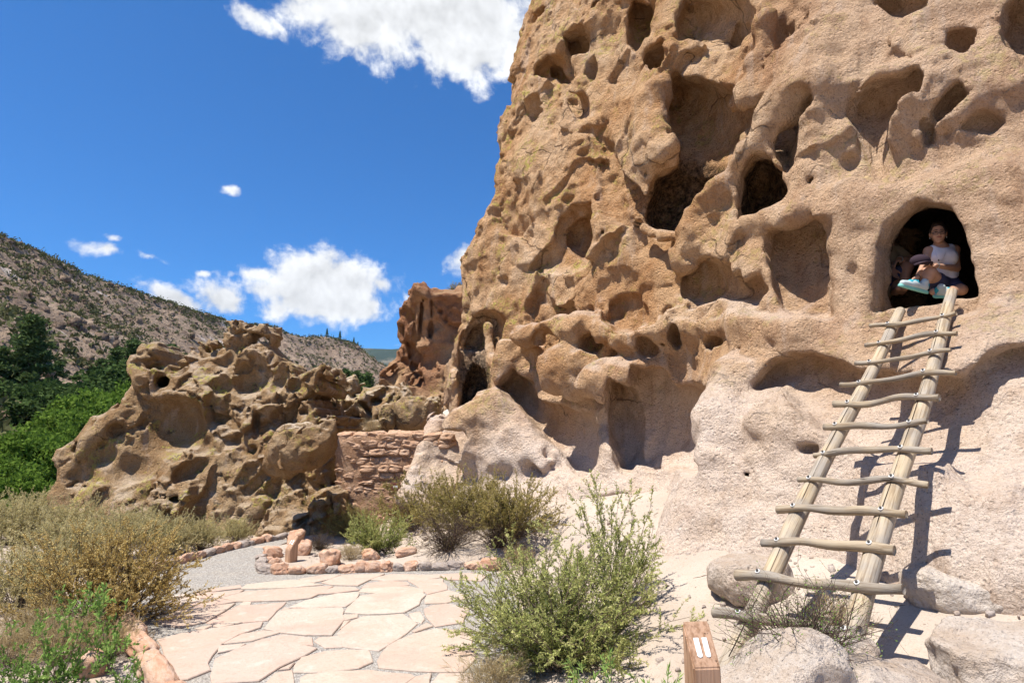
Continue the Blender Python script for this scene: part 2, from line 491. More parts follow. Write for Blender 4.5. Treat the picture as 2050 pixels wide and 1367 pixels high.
def gravel_mat():
    t = NT('grey_gravel', 1.0, 0.05)
    n = t.voro(70); n2 = t.noise(3, 4, 0.6)
    vc = t.N.new('ShaderNodeTexVoronoi'); vc.inputs['Scale'].default_value = 70; t.L.new(t.coord(), vc.inputs['Vector'])
    bw = t.N.new('ShaderNodeRGBToBW'); t.L.new(vc.outputs['Color'], bw.inputs[0])
    c = t.ramp(bw.outputs[0], [(0.1, (0.21, 0.19, 0.17)), (0.5, (0.33, 0.30, 0.27)), (0.9, (0.47, 0.44, 0.39))])
    c = t.mix(t.rng(n2, 0.4, 0.7, 0, 0.4), c, (0.38, 0.33, 0.27))
    t.col(c); t.bump(t.mth('MULTIPLY', n, 0.012), 1.0)
    return t.m
M['gravel'] = gravel_mat()
def flag_mat():
    t = NT('sandstone_flag', 0.85, 0.15)
    ad = t.N.new('ShaderNodeVectorMath'); ad.operation = 'ADD'; t.L.new(t.coord(), ad.inputs[0])
    t.L.new(t.mth('MULTIPLY', t.rand(), 37.0), ad.inputs[1]); t.base_vec = ad.outputs[0]
    c = t.ramp(t.rand(), [(0.0, (0.44, 0.345, 0.275)), (0.35, (0.47, 0.39, 0.31)), (0.65, (0.45, 0.335, 0.27)), (1.0, (0.49, 0.415, 0.34))])
    w = t.stretch((1.0, 5.0, 1.0))
    st = t.noise(2.2, 6, 0.65, dist=1.2); fine = t.noise(30, 5, 0.7)
    c = t.mix(t.rng(st, 0.42, 0.66, 0, 0.5), c, (0.50, 0.32, 0.24))
    c = t.mix(t.rng(t.noise(5, 5, 0.7), 0.52, 0.72, 0, 0.45), c, (0.57, 0.51, 0.44))
    c = t.mix(t.rng(fine, 0.48, 0.70, 0, 0.5), c, (0.33, 0.25, 0.19))
    c = t.mix(t.rng(t.noise(1.1, 5, 0.7), 0.50, 0.68, 0, 0.45), c, (0.34, 0.27, 0.215))
    t.col(c)
    t.bump(t.mth('ADD', t.mth('MULTIPLY', st, 0.02), t.mth('MULTIPLY', fine, 0.005)), 1.0)
    return t.m
M['flag'] = flag_mat()
def wood_mat(name, c0, c1, crack=0.6):
    t = NT(name, 0.75, 0.2)
    ad = t.N.new('ShaderNodeVectorMath'); ad.operation = 'ADD'; t.L.new(t.coord(), ad.inputs[0])
    t.L.new(t.mth('MULTIPLY', t.rand(), 17.0), ad.inputs[1])
    mp = t.N.new('ShaderNodeMapping'); mp.inputs['Scale'].default_value = (1, 1, 0.045); t.L.new(ad.outputs[0], mp.inputs['Vector'])
    g = t.noise(60, 4, 0.6, vec=mp.outputs[0]); g2 = t.noise(22, 3, 0.6, vec=mp.outputs[0]); pt = t.noise(3.0, 4, 0.6, vec=ad.outputs[0])
    c = t.mix(t.rng(pt, 0.35, 0.65), c0, c1)
    c = t.mix(t.rng(g, 0.42, 0.66, 0, 0.8), c, t.mix(1.0, c, (0.55, 0.48, 0.40), 'MULTIPLY'))
    c = t.mix(t.rng(g2, 0.665, 0.69, 0, crack), c, (0.05, 0.035, 0.025))
    t.col(c); t.bump(t.mth('SUBTRACT', t.mth('MULTIPLY', g, 0.004), t.mth('MULTIPLY', t.rng(g2, 0.655, 0.69), 0.008)), 1.0)
    return t.m
M['rail_wood'] = wood_mat('weathered_log', (0.47, 0.37, 0.245), (0.33, 0.285, 0.235), 0.9)
M['rung_wood'] = wood_mat('weathered_branch', (0.37, 0.295, 0.205), (0.28, 0.245, 0.205))
def plain(name, c, rough=0.6, spec=0.3, metal=0.0, var=0.0):
    t = NT(name, rough, spec); t.b.inputs['Metallic'].default_value = metal
    if var:
        n = t.noise(25, 4, 0.6)
        t.col(t.mix(t.rng(n, 0.35, 0.7, 0, var), c, tuple(x * 0.55 for x in c)))
        t.bump(t.mth('MULTIPLY', t.noise(90, 3, 0.6), 0.002), 1.0)
    else: t.col(c)
    return t.m
M['post'] = wood_mat('stake_wood', (0.50, 0.315, 0.205), (0.43, 0.265, 0.17), 0.5)
M['white_paint'] = plain('white_paint', (0.80, 0.79, 0.76), 0.6, var=0.08)
M['bolt'] = plain('bolt_steel', (0.05, 0.045, 0.04), 0.5, 0.5, 0.4)
M['washer'] = plain('washer_zinc', (0.60, 0.59, 0.57), 0.45, 0.5, 0.3)
# ------------------------------------------------------------------ land
A0 = np.array((-1.7, 14.0, 0.0))
TV = np.array((0.637, -0.771, 0.0)); TV /= np.linalg.norm(TV)
NV = np.array((TV[1], -TV[0], 0.0))           # out of the cliff, towards the camera
CL_AX = np.array((TV, NV, (0, 0, 1.0)))
def a_s(s): return np.interp(s, [-3, 0, 2.5, 5, 7, 10, 14], [-0.05, 0.1, 0.5, 1.0, 1.2, 1.38, 1.5])
def ground_z(x, y):
    x = np.asarray(x, float); y = np.asarray(y, float)
    s = TV[0] * (x - A0[0]) + TV[1] * (y - A0[1]); d = NV[0] * (x - A0[0]) + NV[1] * (y - A0[1])
    zap = a_s(s) - 0.28 * np.maximum(d, -1.0)
    zap = np.where(d < -1, zap + 0.0, zap)
    z = smax(zap, -0.02 + 0 * x, 0.25)
    z = -0.02 + (z + 0.02) * np.maximum(smoothstep(0.0, 1.1, x), smoothstep(8.75, 9.6, y))
    z = np.where(s < -1.0, z * smoothstep(-4, -1, s), z)
    fall = smoothstep(0.0, 1.0, (np.maximum(-x - 9.5, 0) / 24 + np.maximum(y - 16.5, 0) / 34))
    z = z - 6.0 * fall * smoothstep(60, -6, x - 0.15 * y)
    tal = smoothstep(17, 30, y) * np.clip((x + 10.5) * 0.62, 0, 8) * smoothstep(70, 45, y)
    z = z + tal
    # far: the canyon floor climbs gently up the valley
    z = z + smoothstep(60, 400, y) * 6
    return z

# ---- graded sheet out to the horizon
def graded(n, r0, r1):
    t = np.linspace(-1, 1, n); k = math.asinh(r1 / r0)
    return np.sinh(t * k) * r0
gx = graded(330, 1.6, 6000.0) - 0.5
gy = graded(360, 1.6, 6000.0) + 6.0
GX, GY = np.meshgrid(gx, gy, indexing='ij')
GZ = ground_z(GX, GY)
P = np.stack([GX.ravel(), GY.ravel(), GZ.ravel()], 1)
near = np.exp(-((P[:, 0]) ** 2 + (P[:, 1] - 6) ** 2) / 400)
flat = ((P[:, 0] < 1.0) & (P[:, 0] > -7) & (P[:, 1] > 1) & (P[:, 1] < 10.2)).astype(float)
P[:, 2] += (pn(P, 0.8) * 0.025 + pn(P, 0.3) * 0.012) * (1 - flat) * near + pn(P, 9.0) * 0.5 * smoothstep(25, 60, P[:, 1])
def grid_faces(a, b):
    i = np.arange(a * b).reshape(a, b)
    return np.stack([i[:-1, :-1].ravel(), i[1:, :-1].ravel(), i[1:, 1:].ravel(), i[:-1, 1:].ravel()], 1)

def soil_mat():
    t = NT('sandy_soil', 1.0, 0.05)
    n1 = t.noise(0.6, 6, 0.6); n2 = t.noise(6, 6, 0.7); n3 = t.noise(60, 3, 0.7)
    c = t.ramp(n1, [(0.3, (0.38, 0.305, 0.24)), (0.55, (0.47, 0.39, 0.32)), (0.75, (0.53, 0.46, 0.39))])
    c = t.mix(t.rng(n2, 0.5, 0.75, 0, 0.5), c, (0.40, 0.30, 0.22))
    c = t.mix(t.rng(n3, 0.55, 0.7, 0, 0.5), c, (0.22, 0.16, 0.12))
    # grass-grown canyon floor farther off
    sep = t.N.new('ShaderNodeSeparateXYZ'); t.L.new(t.coord(), sep.inputs[0])
    far = t.rng(sep.outputs['Z'], -1.2, -2.6)
    c = t.mix(far, c, t.mix(t.rng(n1, 0.4, 0.65), (0.10, 0.12, 0.04), (0.24, 0.20, 0.10)))
    t.col(c)
    h = t.mth('ADD', t.mth('MULTIPLY', n2, 0.03), t.mth('MULTIPLY', t.noise(40, 4, 0.7), 0.014))
    t.bump(h, 1.0)
    return t.m
M['soil'] = soil_mat()
tag(mesh_obj('ground', P, grid_faces(len(gx), len(gy)), M['soil']), kind='structure')

# ---- the canyon's far wall: talus slope below a mesa rim
def rimpt(px, py, H):
    d = ray(px, py); return CAMP + d * ((H - CAMZ) / d[2])
RIM = [rimpt(px, py, 92) for px, py in ((0, 482), (70, 500), (140, 535), (230, 574), (330, 604), (420, 633), (520, 655), (640, 678), (715, 693))]
d0 = RIM[0] - RIM[1]
RIM = [RIM[0] + np.array((60, -420, 0)), RIM[0] + np.array((30, -160, 0))] + RIM + [RIM[-1] + np.array((-8, 60, 2)), RIM[-1] + np.array((-110, 160, 0)), RIM[-1] + np.array((-400, 260, 0))]
RIM = np.array(RIM)
seg = np.r_[0, np.cumsum(np.linalg.norm(np.diff(RIM, axis=0), axis=1))]
NU, NVV = 620, 170
uu = np.linspace(0, seg[-1], NU)
rp = np.stack([np.interp(uu, seg, RIM[:, i]) for i in range(3)], 1)
ker = np.hanning(31); ker /= ker.sum()
rps = np.stack([np.convolve(np.pad(rp[:, i], 15, mode='edge'), ker, 'valid') for i in range(3)], 1)
tg = np.gradient(rps, axis=0); tg[:, 2] = 0; tg /= np.linalg.norm(tg, axis=1, keepdims=True)
outn = np.stack([tg[:, 1], -tg[:, 0], 0 * tg[:, 0]], 1)
# distance out from the rim, height
vv = np.linspace(0, 1, NVV)
dist = np.interp(vv, [0, 0.10, 0.16, 1], [-220, -6, 6, 165])
hgt = np.interp(dist, [-220, -6, 2, 8, 60, 165], [98, 93, 90, 82, 48, -9])
HP = rps[:, None, :] + outn[:, None, :] * dist[None, :, None]
HP[:, :, 2] = hgt[None, :] + (rps[:, None, 2] - 92)
HPf = HP.reshape(-1, 3)
gul = pn(np.stack([np.repeat(uu, NVV), np.tile(dist, NU) * 0.12, 0 * HPf[:, 0]], 1), 38.0)
k_ = smoothstep(-30, 20, np.tile(dist, NU))
HPf[:, 2] += gul * 2.6 * k_ + pn(HPf, 14) * 1.2 * k_ + np.abs(pn(HPf, 5)) * 0.9 * k_ + pn(HPf, 2.4) * 0.5 * k_
# rocky ledges
led = np.sin(HPf[:, 2] / 5.5 + pn(HPf, 40) * 2.0)
HPf[:, 0] += led * 0.9 * k_
def hill_mat():
    t = NT('talus_slope', 1.0, 0.05)
    n1 = t.noise(0.02, 6, 0.62); n2 = t.noise(0.14, 7, 0.7); n3 = t.noise(0.6, 5, 0.72)
    c = t.ramp(n1, [(0.32, (0.25, 0.175, 0.125)), (0.52, (0.32, 0.235, 0.17)), (0.72, (0.38, 0.285, 0.21))])
    c = t.mix(t.rng(n2, 0.48, 0.62, 0, 0.75), c, (0.15, 0.105, 0.08))
    c = t.mix(t.rng(n3, 0.55, 0.66, 0, 0.85), c, (0.07, 0.05, 0.04))
    c = t.mix(t.rng(t.noise(0.33, 5, 0.7), 0.58, 0.68, 0, 0.6), c, (0.10, 0.10, 0.05))
    v = t.stretch((0.06, 0.06, 0.018))
    wm = t.mth('MULTIPLY', t.rng(t.noise(0.55, 5, 0.6, vec=v), 0.60, 0.66), t.rng(n3, 0.42, 0.5))
    c = t.mix(t.mth('MULTIPLY', wm, 0.85), c, (0.60, 0.52, 0.46))
    t.col(c)
    h = t.mth('ADD', t.mth('MULTIPLY', n2, 3.0), t.mth('MULTIPLY', n3, 1.6))
    t.bump(h, 1.0)
    return t.m
M['hill'] = hill_mat()
tag(mesh_obj('hillside', HPf, grid_faces(NU, NVV), M['hill']), kind='structure')

def hill_at(i, j): return HPf[i * NVV + j]

# ---- a farther mesa closing the valley
mx = np.linspace(-3200, 2600, 240); mv = np.linspace(0, 1, 40)
MX, MV = np.meshgrid(mx, mv, indexing='ij')
my = 5200 - np.interp(MV, [0, 0.15, 0.4, 1], [-900, 0, 160, 1500])
mz = np.interp(MV, [0, 0.15, 0.4, 1], [715, 718, 560, -40])
MP = np.stack([MX.ravel(), my.ravel(), mz.ravel()], 1)
kk = np.interp(MV.ravel(), [0, 0.15, 0.2, 1], [0.1, 0.25, 1, 1])
MP[:, 2] += (pn(MP, 700) * 55 + pn(MP, 240) * 28 + pn(MP, 90) * 10) * kk - smoothstep(0, 2500, np.abs(MP[:, 0] + 900)) * 60
def mesa_mat():
    t = NT('forested_mesa', 1.0, 0.05)
    n1 = t.noise(0.004, 8, 0.7); n2 = t.noise(0.03, 5, 0.7)
    c = t.mix(t.rng(n1, 0.42, 0.6), (0.035, 0.05, 0.03), (0.20, 0.16, 0.11))
    c = t.mix(t.rng(n2, 0.5, 0.62, 0, 0.8), c, (0.03, 0.045, 0.028))
    t.col(c); return t.m
M['mesa'] = mesa_mat()
tag(mesh_obj('distant_mesa', MP, grid_faces(240, 40), M['mesa']), kind='structure')

# ------------------------------------------------------------------ the cliff
VH = 0.04
V = Vol(A0, CL_AX, (-1.4, -3.0, -0.3), (12.2, 3.3, 11.8), VH)
zz = V.g[2]
prof_r = np.interp(zz, [-0.5, 0.4, 1.0, 1.5, 2.2, 3.1, 4.2, 5.5, 12], [3.3, 2.62, 2.15, 1.72, 1.12, 0.48, 0.22, -0.05, -1.2])
prof_l = np.interp(zz, [-0.5, 0.2, 0.8, 1.2, 2, 3, 5, 7, 12], [1.9, 1.3, 0.62, 0.32, 0.18, 0.12, -0.1, -0.5, -1.7])
edge = np.interp(zz, [-1, 1.7, 3.0, 4.5, 6, 8, 11, 13], [-0.45, -0.4, -0.25, -0.05, 0.15, 0.5, 0.35, 0.2])
def base_d(s, z):
    w = smoothstep(6.3, 7.9, s)
    return np.interp(z, zz, prof_l) * (1 - w) + np.interp(z, zz, prof_r) * w + low_bulge(s, z)
def low_bulge(s, z): return 0.42 * smoothstep(9.2, 10.3, s) * smoothstep(3.0, 2.1, z) * smoothstep(0.1, 0.9, z)
def hit(px, py):
    d = ray(px, py); d = d / np.linalg.norm(d)
    t = np.linspace(2, 22, 4000)
    p = CAMP + t[:, None] * d
    l = (p - A0) @ CL_AX.T
    ins = l[:, 1] < base_d(l[:, 0], l[:, 2])
    k = int(np.argmax(ins)) if ins.any() else 2200
    return l[k], t[k]
S_, D_, Z_ = V.grids()
wS = smoothstep(6.3, 7.9, V.g[0])[:, None, None].astype(np.float32)
V.f = ((D_ - (prof_l[None, None, :] * (1 - wS) + prof_r[None, None, :] * wS) - low_bulge(V.g[0][:, None, None], zz[None, None, :])) * 0.93).astype(np.float32)
endp = (edge[None, None, :] - S_ + 0.25 * np.maximum(-D_ - 0.5, 0) * 0).astype(np.float32)
V.f = smax(V.f, endp * 0.95 + 0 * V.f, 1.6).astype(np.float32)
V.f += 0.12 * noise3(V.n, VH, 1.6, 1)
V.f += 0.08 * np.abs(noise3(V.n, VH, 0.95, 2, (1, 1, 1.25))) - 0.04
wn_ = noise3(V.n, VH, 0.42, 21)
V.f += 0.025 * np.abs(wn_) - 0.012
fw_ = (0.3 + 0.7 * smoothstep(1.6, 3.6, zz))[None, :] * np.ones(len(V.g[0]))[:, None]
fw_ = fw_ * np.maximum((0.45 + 0.55 * smoothstep(9.0, 5.0, V.g[0]))[:, None], (0.85 * smoothstep(4.4, 5.2, zz))[None, :])
fc_ = (facets(V.g[0], V.g[2], 1.25, 0.13, 501) + facets(V.g[0], V.g[2], 0.5, 0.024, 502)) * fw_
V.f += fc_[:, None, :].astype(np.float32)
V.f += 0.035 * np.abs(noise3(V.n, VH, 0.42, 23, (1, 1, 3.2))) - 0.015
V.warp = wn_ * 0.16 + 0.10 * noise3(V.n, VH, 0.17, 22)

SOOT = []
def carve(px, py, w, h, dep, rot=0, off=0.0, k=0.07, soot=0, add=False, tilt=0.0):
    c, t = hit(px, py)
    d = ray(px, py); d = d / np.linalg.norm(d); dl = CL_AX @ d
    fwd = t * (ray(px, py)[1] * 0 + 1) * np.dot(d, (0, math.cos(PITCH), math.sin(PITCH)))
    ob = max(0.62, abs(dl[1]) / math.hypot(dl[0], dl[1]))
    rs, rz = w / 2 * fwd / FPX / ob, h / 2 * fwd / FPX
    c = c + np.array((0, -off, 0))
    # inner axis follows half-way between the cliff normal and the view
    inn = dl.copy(); inn[2] *= 0.35; inn /= np.linalg.norm(inn)
    inn = inn * 0.6 + np.array((0, -1.0, tilt)) * 0.4; inn /= np.linalg.norm(inn)
    up = np.array((0, 0, 1.0)); rt = np.cross(inn, up); rt /= np.linalg.norm(rt); up = np.cross(rt, inn)
    a = R(rot)
    ax = (rt * math.cos(a) + up * math.sin(a), -rt * math.sin(a) + up * math.cos(a), inn)
    V.ell(c, ax, (rs, rz, dep), k, add)
    if soot: SOOT.append((c, max(rs, rz, dep) * 1.1, soot))
def ridge(pts, r, out, k=0.12):
    L = []
    for px, py in pts:
        c, t = hit(px, py); L.append((c + np.array((0, out, 0)), r * t / FPX))
    for (p, a), (q, b) in zip(L[:-1], L[1:]): V.cone(p, q, a, b, k)

# bulges and ribs first
carve(1020, 880, 170, 210, 0.40, 10, add=True, k=0.25)
carve(1310, 300, 90, 130, 0.35, -10, add=True, k=0.2)
carve(1640, 200, 120, 150, 0.3, 35, add=True, k=0.25)
carve(1860, 190, 260, 180, 0.25, 10, add=True, k=0.3)
carve(1250, 760, 160, 90, 0.25, 0, add=True, k=0.2)
carve(1150, 740, 120, 110, 0.30, 0, add=True, k=0.2)
carve(1000, 740, 70, 120, 0.30, -15, add=True, k=0.2)
carve(1590, 850, 170, 110, 0.20, -8, add=True, k=0.25)
ridge([(1060, 672), (1160, 655), (1260, 668), (1370, 655), (1490, 650), (1600, 655)], 24, 0.02, 0.25)
# hollows traced as outlines and cut into the rock with bowl-shaped backs
def psdf_pts(poly, X, Z):
    d2 = np.full(X.shape, 1e9); ins = np.zeros(X.shape, bool); n = len(poly)
    for i in range(n):
        a, b = poly[i], poly[(i + 1) % n]; e = b - a
        wx, wz = X - a[0], Z - a[1]; t = np.clip((wx * e[0] + wz * e[1]) / (e @ e + 1e-9), 0, 1)
        d2 = np.minimum(d2, (wx - t * e[0]) ** 2 + (wz - t * e[1]) ** 2)
        cc = ((a[1] <= Z) & (b[1] > Z)) | ((b[1] <= Z) & (a[1] > Z))
        ins ^= cc & (X < a[0] + (Z - a[1]) / (e[1] if abs(e[1]) > 1e-9 else 1e-9) * e[0])
    return np.where(ins, -1, 1) * np.sqrt(d2)
def carve_poly(pts, depth, k=0.03, soot=0.0, bowl=0.6, org=(0, 0), sc=1.0, warp=0.10):
    hs = [hit(org[0] + x / sc, org[1] + y / sc) for x, y in pts]
    P_ = np.array([h[0] for h in hs]); c = P_.mean(0)
    px, py = np.mean([org[0] + p[0] / sc for p in pts]), np.mean([org[1] + p[1] / sc for p in pts])
    d = ray(px, py); dl = CL_AX @ (d / np.linalg.norm(d))
    inn = dl * np.array((0.75, 1, 0.45)); inn = inn / abs(inn[1])          # runs inwards one metre of d per unit
    poly = P_[:, (0, 2)]; dref = c[1]
    r = max(np.ptp(poly[:, 0]), np.ptp(poly[:, 1])) / 2 + depth + 0.35
    sl = V.box((poly[:, 0].mean() + inn[0] * depth / 2, dref - depth / 2 + 0.2, poly[:, 1].mean()), r)
    x, y, z = V.grids(sl)
    # slope of the local face, so that the depth is measured from the face itself
    face = base_d(np.broadcast_to(x[:, 0, :], (x.shape[0], z.shape[2])), np.broadcast_to(z[0, 0, :][None, :], (x.shape[0], z.shape[2])))
    f = V.f[sl]; w = V.warp[sl]
    mx = None
    for jd in range(y.shape[1]):
        yy = float(y[0, jd, 0])
        if yy > dref + 1.3: continue
        off = max(dref - yy, -0.8)
        X = np.broadcast_to(x[:, 0, :], face.shape) - inn[0] * off; Z = np.broadcast_to(z[:, 0, :], face.shape) - inn[2] * off
        sd = psdf_pts(poly, X, Z) + warp * w[:, jd, :]
        if mx is None: mx = max(0.12, -psdf_pts(poly, *np.meshgrid(np.linspace(poly[:, 0].min(), poly[:, 0].max(), 24), np.linspace(poly[:, 1].min(), poly[:, 1].max(), 24), indexing='ij')).min())
        t = np.clip(-sd / mx, 0, 1); bw = (1 - bowl) + bowl * np.sqrt(1 - (1 - t) ** 2)
        e = np.maximum(sd, (face - depth * bw) - yy)
        f[:, jd, :] = smax(f[:, jd, :], -e, k)
    V.f[sl] = f
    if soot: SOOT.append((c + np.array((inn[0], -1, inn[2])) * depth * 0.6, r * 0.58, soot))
Z1 = dict(org=(860, 0), sc=1.7227)
POLYS = [
 (Z1, 0.16, 0.5, 0, [(590,1100),(575,980),(610,920),(700,930),(790,965),(840,980),(800,1040),(775,1120),(700,1150),(640,1150)]),
 (Z1, 0.95, 0.3, 0, [(820,420),(820,300),(870,250),(985,255),(1050,290),(1105,330),(1115,380),(1060,470),(1010,560),(950,660),(890,740),(850,800),(760,790),(725,750),(740,680),(775,600),(830,585),(850,530),(835,460)]),
 (Z1, 1.15, 0.3, 0.6, [(725,750),(740,690),(780,610),(850,560),(1000,540),(950,660),(880,730),(850,800),(760,790)]),
 (Z1, 0.95, 0.3, 0.6, [(1060,780),(1060,690),(1085,590),(1130,535),(1170,535),(1205,590),(1220,660),(1205,710),(1150,740),(1090,770)]),
 (Z1, 0.42, 0.6, 0, [(1150,350),(1200,320),(1320,330),(1340,380),(1290,420),(1250,500),(1225,600),(1180,530),(1140,520),(1100,540),(1090,480)]),
 (Z1, 0.5, 0.5, 0, [(855,130),(870,60),(900,0),(1080,-30),(1100,30),(1090,90),(1050,140),(1000,165),(920,145)]),
 (Z1, 0.75, 0.5, 0.3, [(1015,150),(1015,110),(1050,20),(1090,40),(1095,90),(1060,130)]),
 (Z1, 0.55, 0.5, 0.1, [(680,150),(690,60),(720,0),(770,0),(785,50),(755,110),(722,155),(700,178)]),
 (Z1, 0.50, 0.5, 0.1, [(732,225),(755,180),(812,143),(822,190),(792,238),(760,250)]),
 (Z1, 0.40, 0.5, 0, [(472,195),(478,140),(540,108),(562,130),(545,180),(500,208)]),
 (Z1, 0.22, 0.8, 0, [(360,270),(380,230),(420,200),(470,205),(490,250),(470,290),(420,285)]),
 (Z1, 0.50, 0.4, 0.3, [(412,250),(418,220),(450,212),(474,260),(468,288),(440,272)]),
 (Z1, 0.30, 0.8, 0, [(470,330),(530,320),(550,340),(540,400),(500,410),(480,370)]),
 (Z1, 0.42, 0.6, 0, [(330,930),(370,870),(420,830),(455,740),(500,708),(568,698),(562,800),(532,915),(480,945),(420,948)]),
 (Z1, 0.75, 0.5, 0.35, [(452,835),(465,770),(515,735),(562,715),(560,790),(545,860),(530,905),(490,885)]),
 (Z1, 0.36, 0.45, 0, [(605,1100),(620,1040),(660,1012),(720,1008),(757,1060),(747,1110),(690,1143),(630,1138)]),
 (Z1, 0.50, 0.35, 0, [(1170,880),(1180,800),(1270,750),(1400,700),(1480,690),(1582,720),(1582,830),(1560,900),(1520,1000),(1440,1080),(1360,1115),(1270,1100),(1200,1060),(1185,1000)]),
 (Z1, 0.38, 0.5, 0, [(855,900),(870,865),(960,880),(1040,915),(1050,975),(1120,950),(1145,1000),(1100,1050),(1000,1035),(930,1065),(880,1025)]),
 (Z1, 0.34, 0.75, 0, [(1450,420),(1465,350),(1530,305),(1640,275),(1700,245),(1728,275),(1700,340),(1640,355),(1590,420),(1572,520),(1565,600),(1520,648),(1490,560)]),
 (Z1, 0.22, 0.7, 0, [(1690,450),(1700,420),(1740,430),(1735,490),(1705,500)]),
 (Z1, 0.24, 0.7, 0, [(1740,400),(1790,330),(1830,300),(1860,330),(1800,390),(1760,420)]),
 (Z1, 0.22, 0.6, 0, [(1830,440),(1880,400),(1960,390),(1990,420),(1930,450)]),
 (Z1, 0.32, 0.5, 0, [(1772,155),(1790,108),(1840,93),(1882,103),(1882,150),(1850,192),(1785,198)]),
 (Z1, 0.50, 0.5, 0, [(1960,120),(2000,20),(2060,-20),(2130,-20),(2130,235),(2040,215),(1990,170)]),
 (Z1, 0.38, 0.6, 0, [(1535,0),(1590,-40),(1730,-40),(1705,20),(1650,52),(1580,42)]),
 (Z1, 0.26, 0.7, 0, [(585,670),(590,600),(650,580),(670,620),(665,760),(610,740)]),
 (Z1, 0.22, 0.8, 0, [(600,540),(605,470),(640,500),(650,580),(620,600)]),
 (Z1, 0.30, 0.7, 0, [(340,1100),(350,1000),(390,950),(420,960),(400,1020),(375,1090)]),
 (dict(org=(850,680), sc=3.505), 0.66, 0.35, 0, [(540,330),(630,200),(760,300),(800,400),(1050,480),(1180,520),(1210,620),(1185,880),(1090,965),(1000,935),(900,770),(780,640),(670,470)]),
 (dict(org=(850,680), sc=3.505), 0.70, 0.3, 0, [(1280,520),(1330,280),(1480,340),(1535,500),(1500,880),(1410,948),(1330,925),(1300,760)]),
 (dict(org=(850,680), sc=3.505), 0.66, 0.35, 0, [(1500,360),(1560,200),(1760,180),(1830,300),(1960,330),(2030,400),(1880,620),(1945,945),(1720,905),(1600,935),(1515,900),(1540,560)]),
 (dict(org=(560,480), sc=2.628), 0.5, 0.45, 0, [(930,880),(920,760),(940,560),(990,430),(1060,360),(1150,370),(1190,420),(1160,540),(1110,680),(1125,770),(1060,830),(1000,850)]),
 (dict(org=(560,480), sc=2.628), 0.9, 0.3, 0.6, [(930,880),(935,790),(970,690),(1010,648),(1058,680),(1068,760),(1040,820),(990,852)]),
 (dict(org=(560,480), sc=2.628), 0.7, 0.3, 0.5, [(950,540),(990,458),(1040,438),(1092,478),(1098,540),(1040,570),(1000,590)]),
 (dict(org=(560,480), sc=2.628), 0.36, 0.5, 0, [(790,1045),(850,1030),(1000,1008),(1022,1060),(970,1150),(900,1160),(820,1110)]),
 (dict(org=(1350,680), sc=2.929), 0.55, 0.35, 0, [(330,420),(480,250),(650,130),(900,65),(1060,105),(1250,190),(1500,200),(1700,195),(1890,90),(2060,20),(2350,0),(2350,1050),(2060,1000),(1880,930),(1760,800),(1640,820),(1560,840),(1480,720),(1300,700),(1100,655),(850,515),(740,400),(660,280),(480,310),(360,460)]),
 (dict(org=(1350,680), sc=2.929), 0.22, 0.7, 0, [(1560,600),(1600,480),(1720,540),(1820,620),(1740,680),(1600,720)]),
]
for kw, dep, bowl, so_, pl in POLYS: carve_poly(pl, dep, bowl=bowl, soot=so_, **kw)
H = [  # px py w h depth rot off k soot
 (1190, 145, 30, 60, 0.25, -20, 0, 0.04, 0), (1085, 35, 60, 30, 0.2, -20, 0, 0.04, 0), (1210, 30, 40, 70, 0.22, -30, 0, 0.04, 0), (1070, 220, 30, 60, 0.2, -10, 0, 0.04, 0),
 (1105, 692, 66, 50, 0.30, 25, 0.02, 0.03, 0), (1186, 686, 38, 48, 0.28, 0, 0.02, 0.03, 0), (1298, 692, 32, 44, 0.22, 0, 0, 0.03, 0), (1352, 676, 22, 44, 0.3, 0, 0.02, 0.03, 0),
 (1420, 684, 56, 44, 0.32, 0, 0.02, 0.03, 0), (1478, 560, 24, 40, 0.2, 0, 0, 0.03, 0), (1430, 778, 42, 58, 0.34, 0, 0.03, 0.03, 0.2),
 (1700, 320, 32, 38, 0.2, 0, 0, 0.03, 0), 
 (1690, 590, 22, 46, 0.16, 0, 0.35, 0.03, 0), (1330, 622, 26, 32, 0.2, 0, 0, 0.03, 0), (1132, 397, 22, 20, 0.2, 0, 0, 0.03, 0), (1198, 388, 18, 30, 0.2, 0, 0, 0.03, 0),
 (1560, 60, 46, 150, 0.35, -8, 0.02, 0.05, 0), 
 (1460, 640, 30, 40, 0.2, 0, 0.1, 0.04, 0), (1215, 1000, 160, 30, 0.10, 0, 0.0, 0.06, 0), (1345, 985, 150, 30, 0.12, 0, 0.02, 0.06, 0),
 (1000, 560, 26, 18, 0.15, 20, 0, 0.03, 0), (1050, 470, 20, 50, 0.14, -25, 0, 0.03, 0), (1080, 430, 20, 60, 0.14, -25, 0, 0.03, 0), (985, 640, 20, 30, 0.15, 0, 0, 0.03, 0), (905, 730, 22, 22, 0.2, 0, 0, 0.03, 0),
 (1455, 215, 36, 40, 0.3, 0, 0.35, 0.04, 0),
]
for h_ in H: carve(*h_[:5], rot=h_[5], off=h_[6], k=h_[7], soot=h_[8])
def groove(pts, r, dep=0.0):
    L = [hit(px, py)[0] + np.array((0, -dep, 0)) for px, py in pts]
    for p, q in zip(L[:-1], L[1:]): V.cone(p, q, r, r, 0.02, False)
groove([(2060, 790), (1985, 840), (1930, 905), (1885, 970), (1845, 1040), (1790, 1130)], 0.030, 0.0)
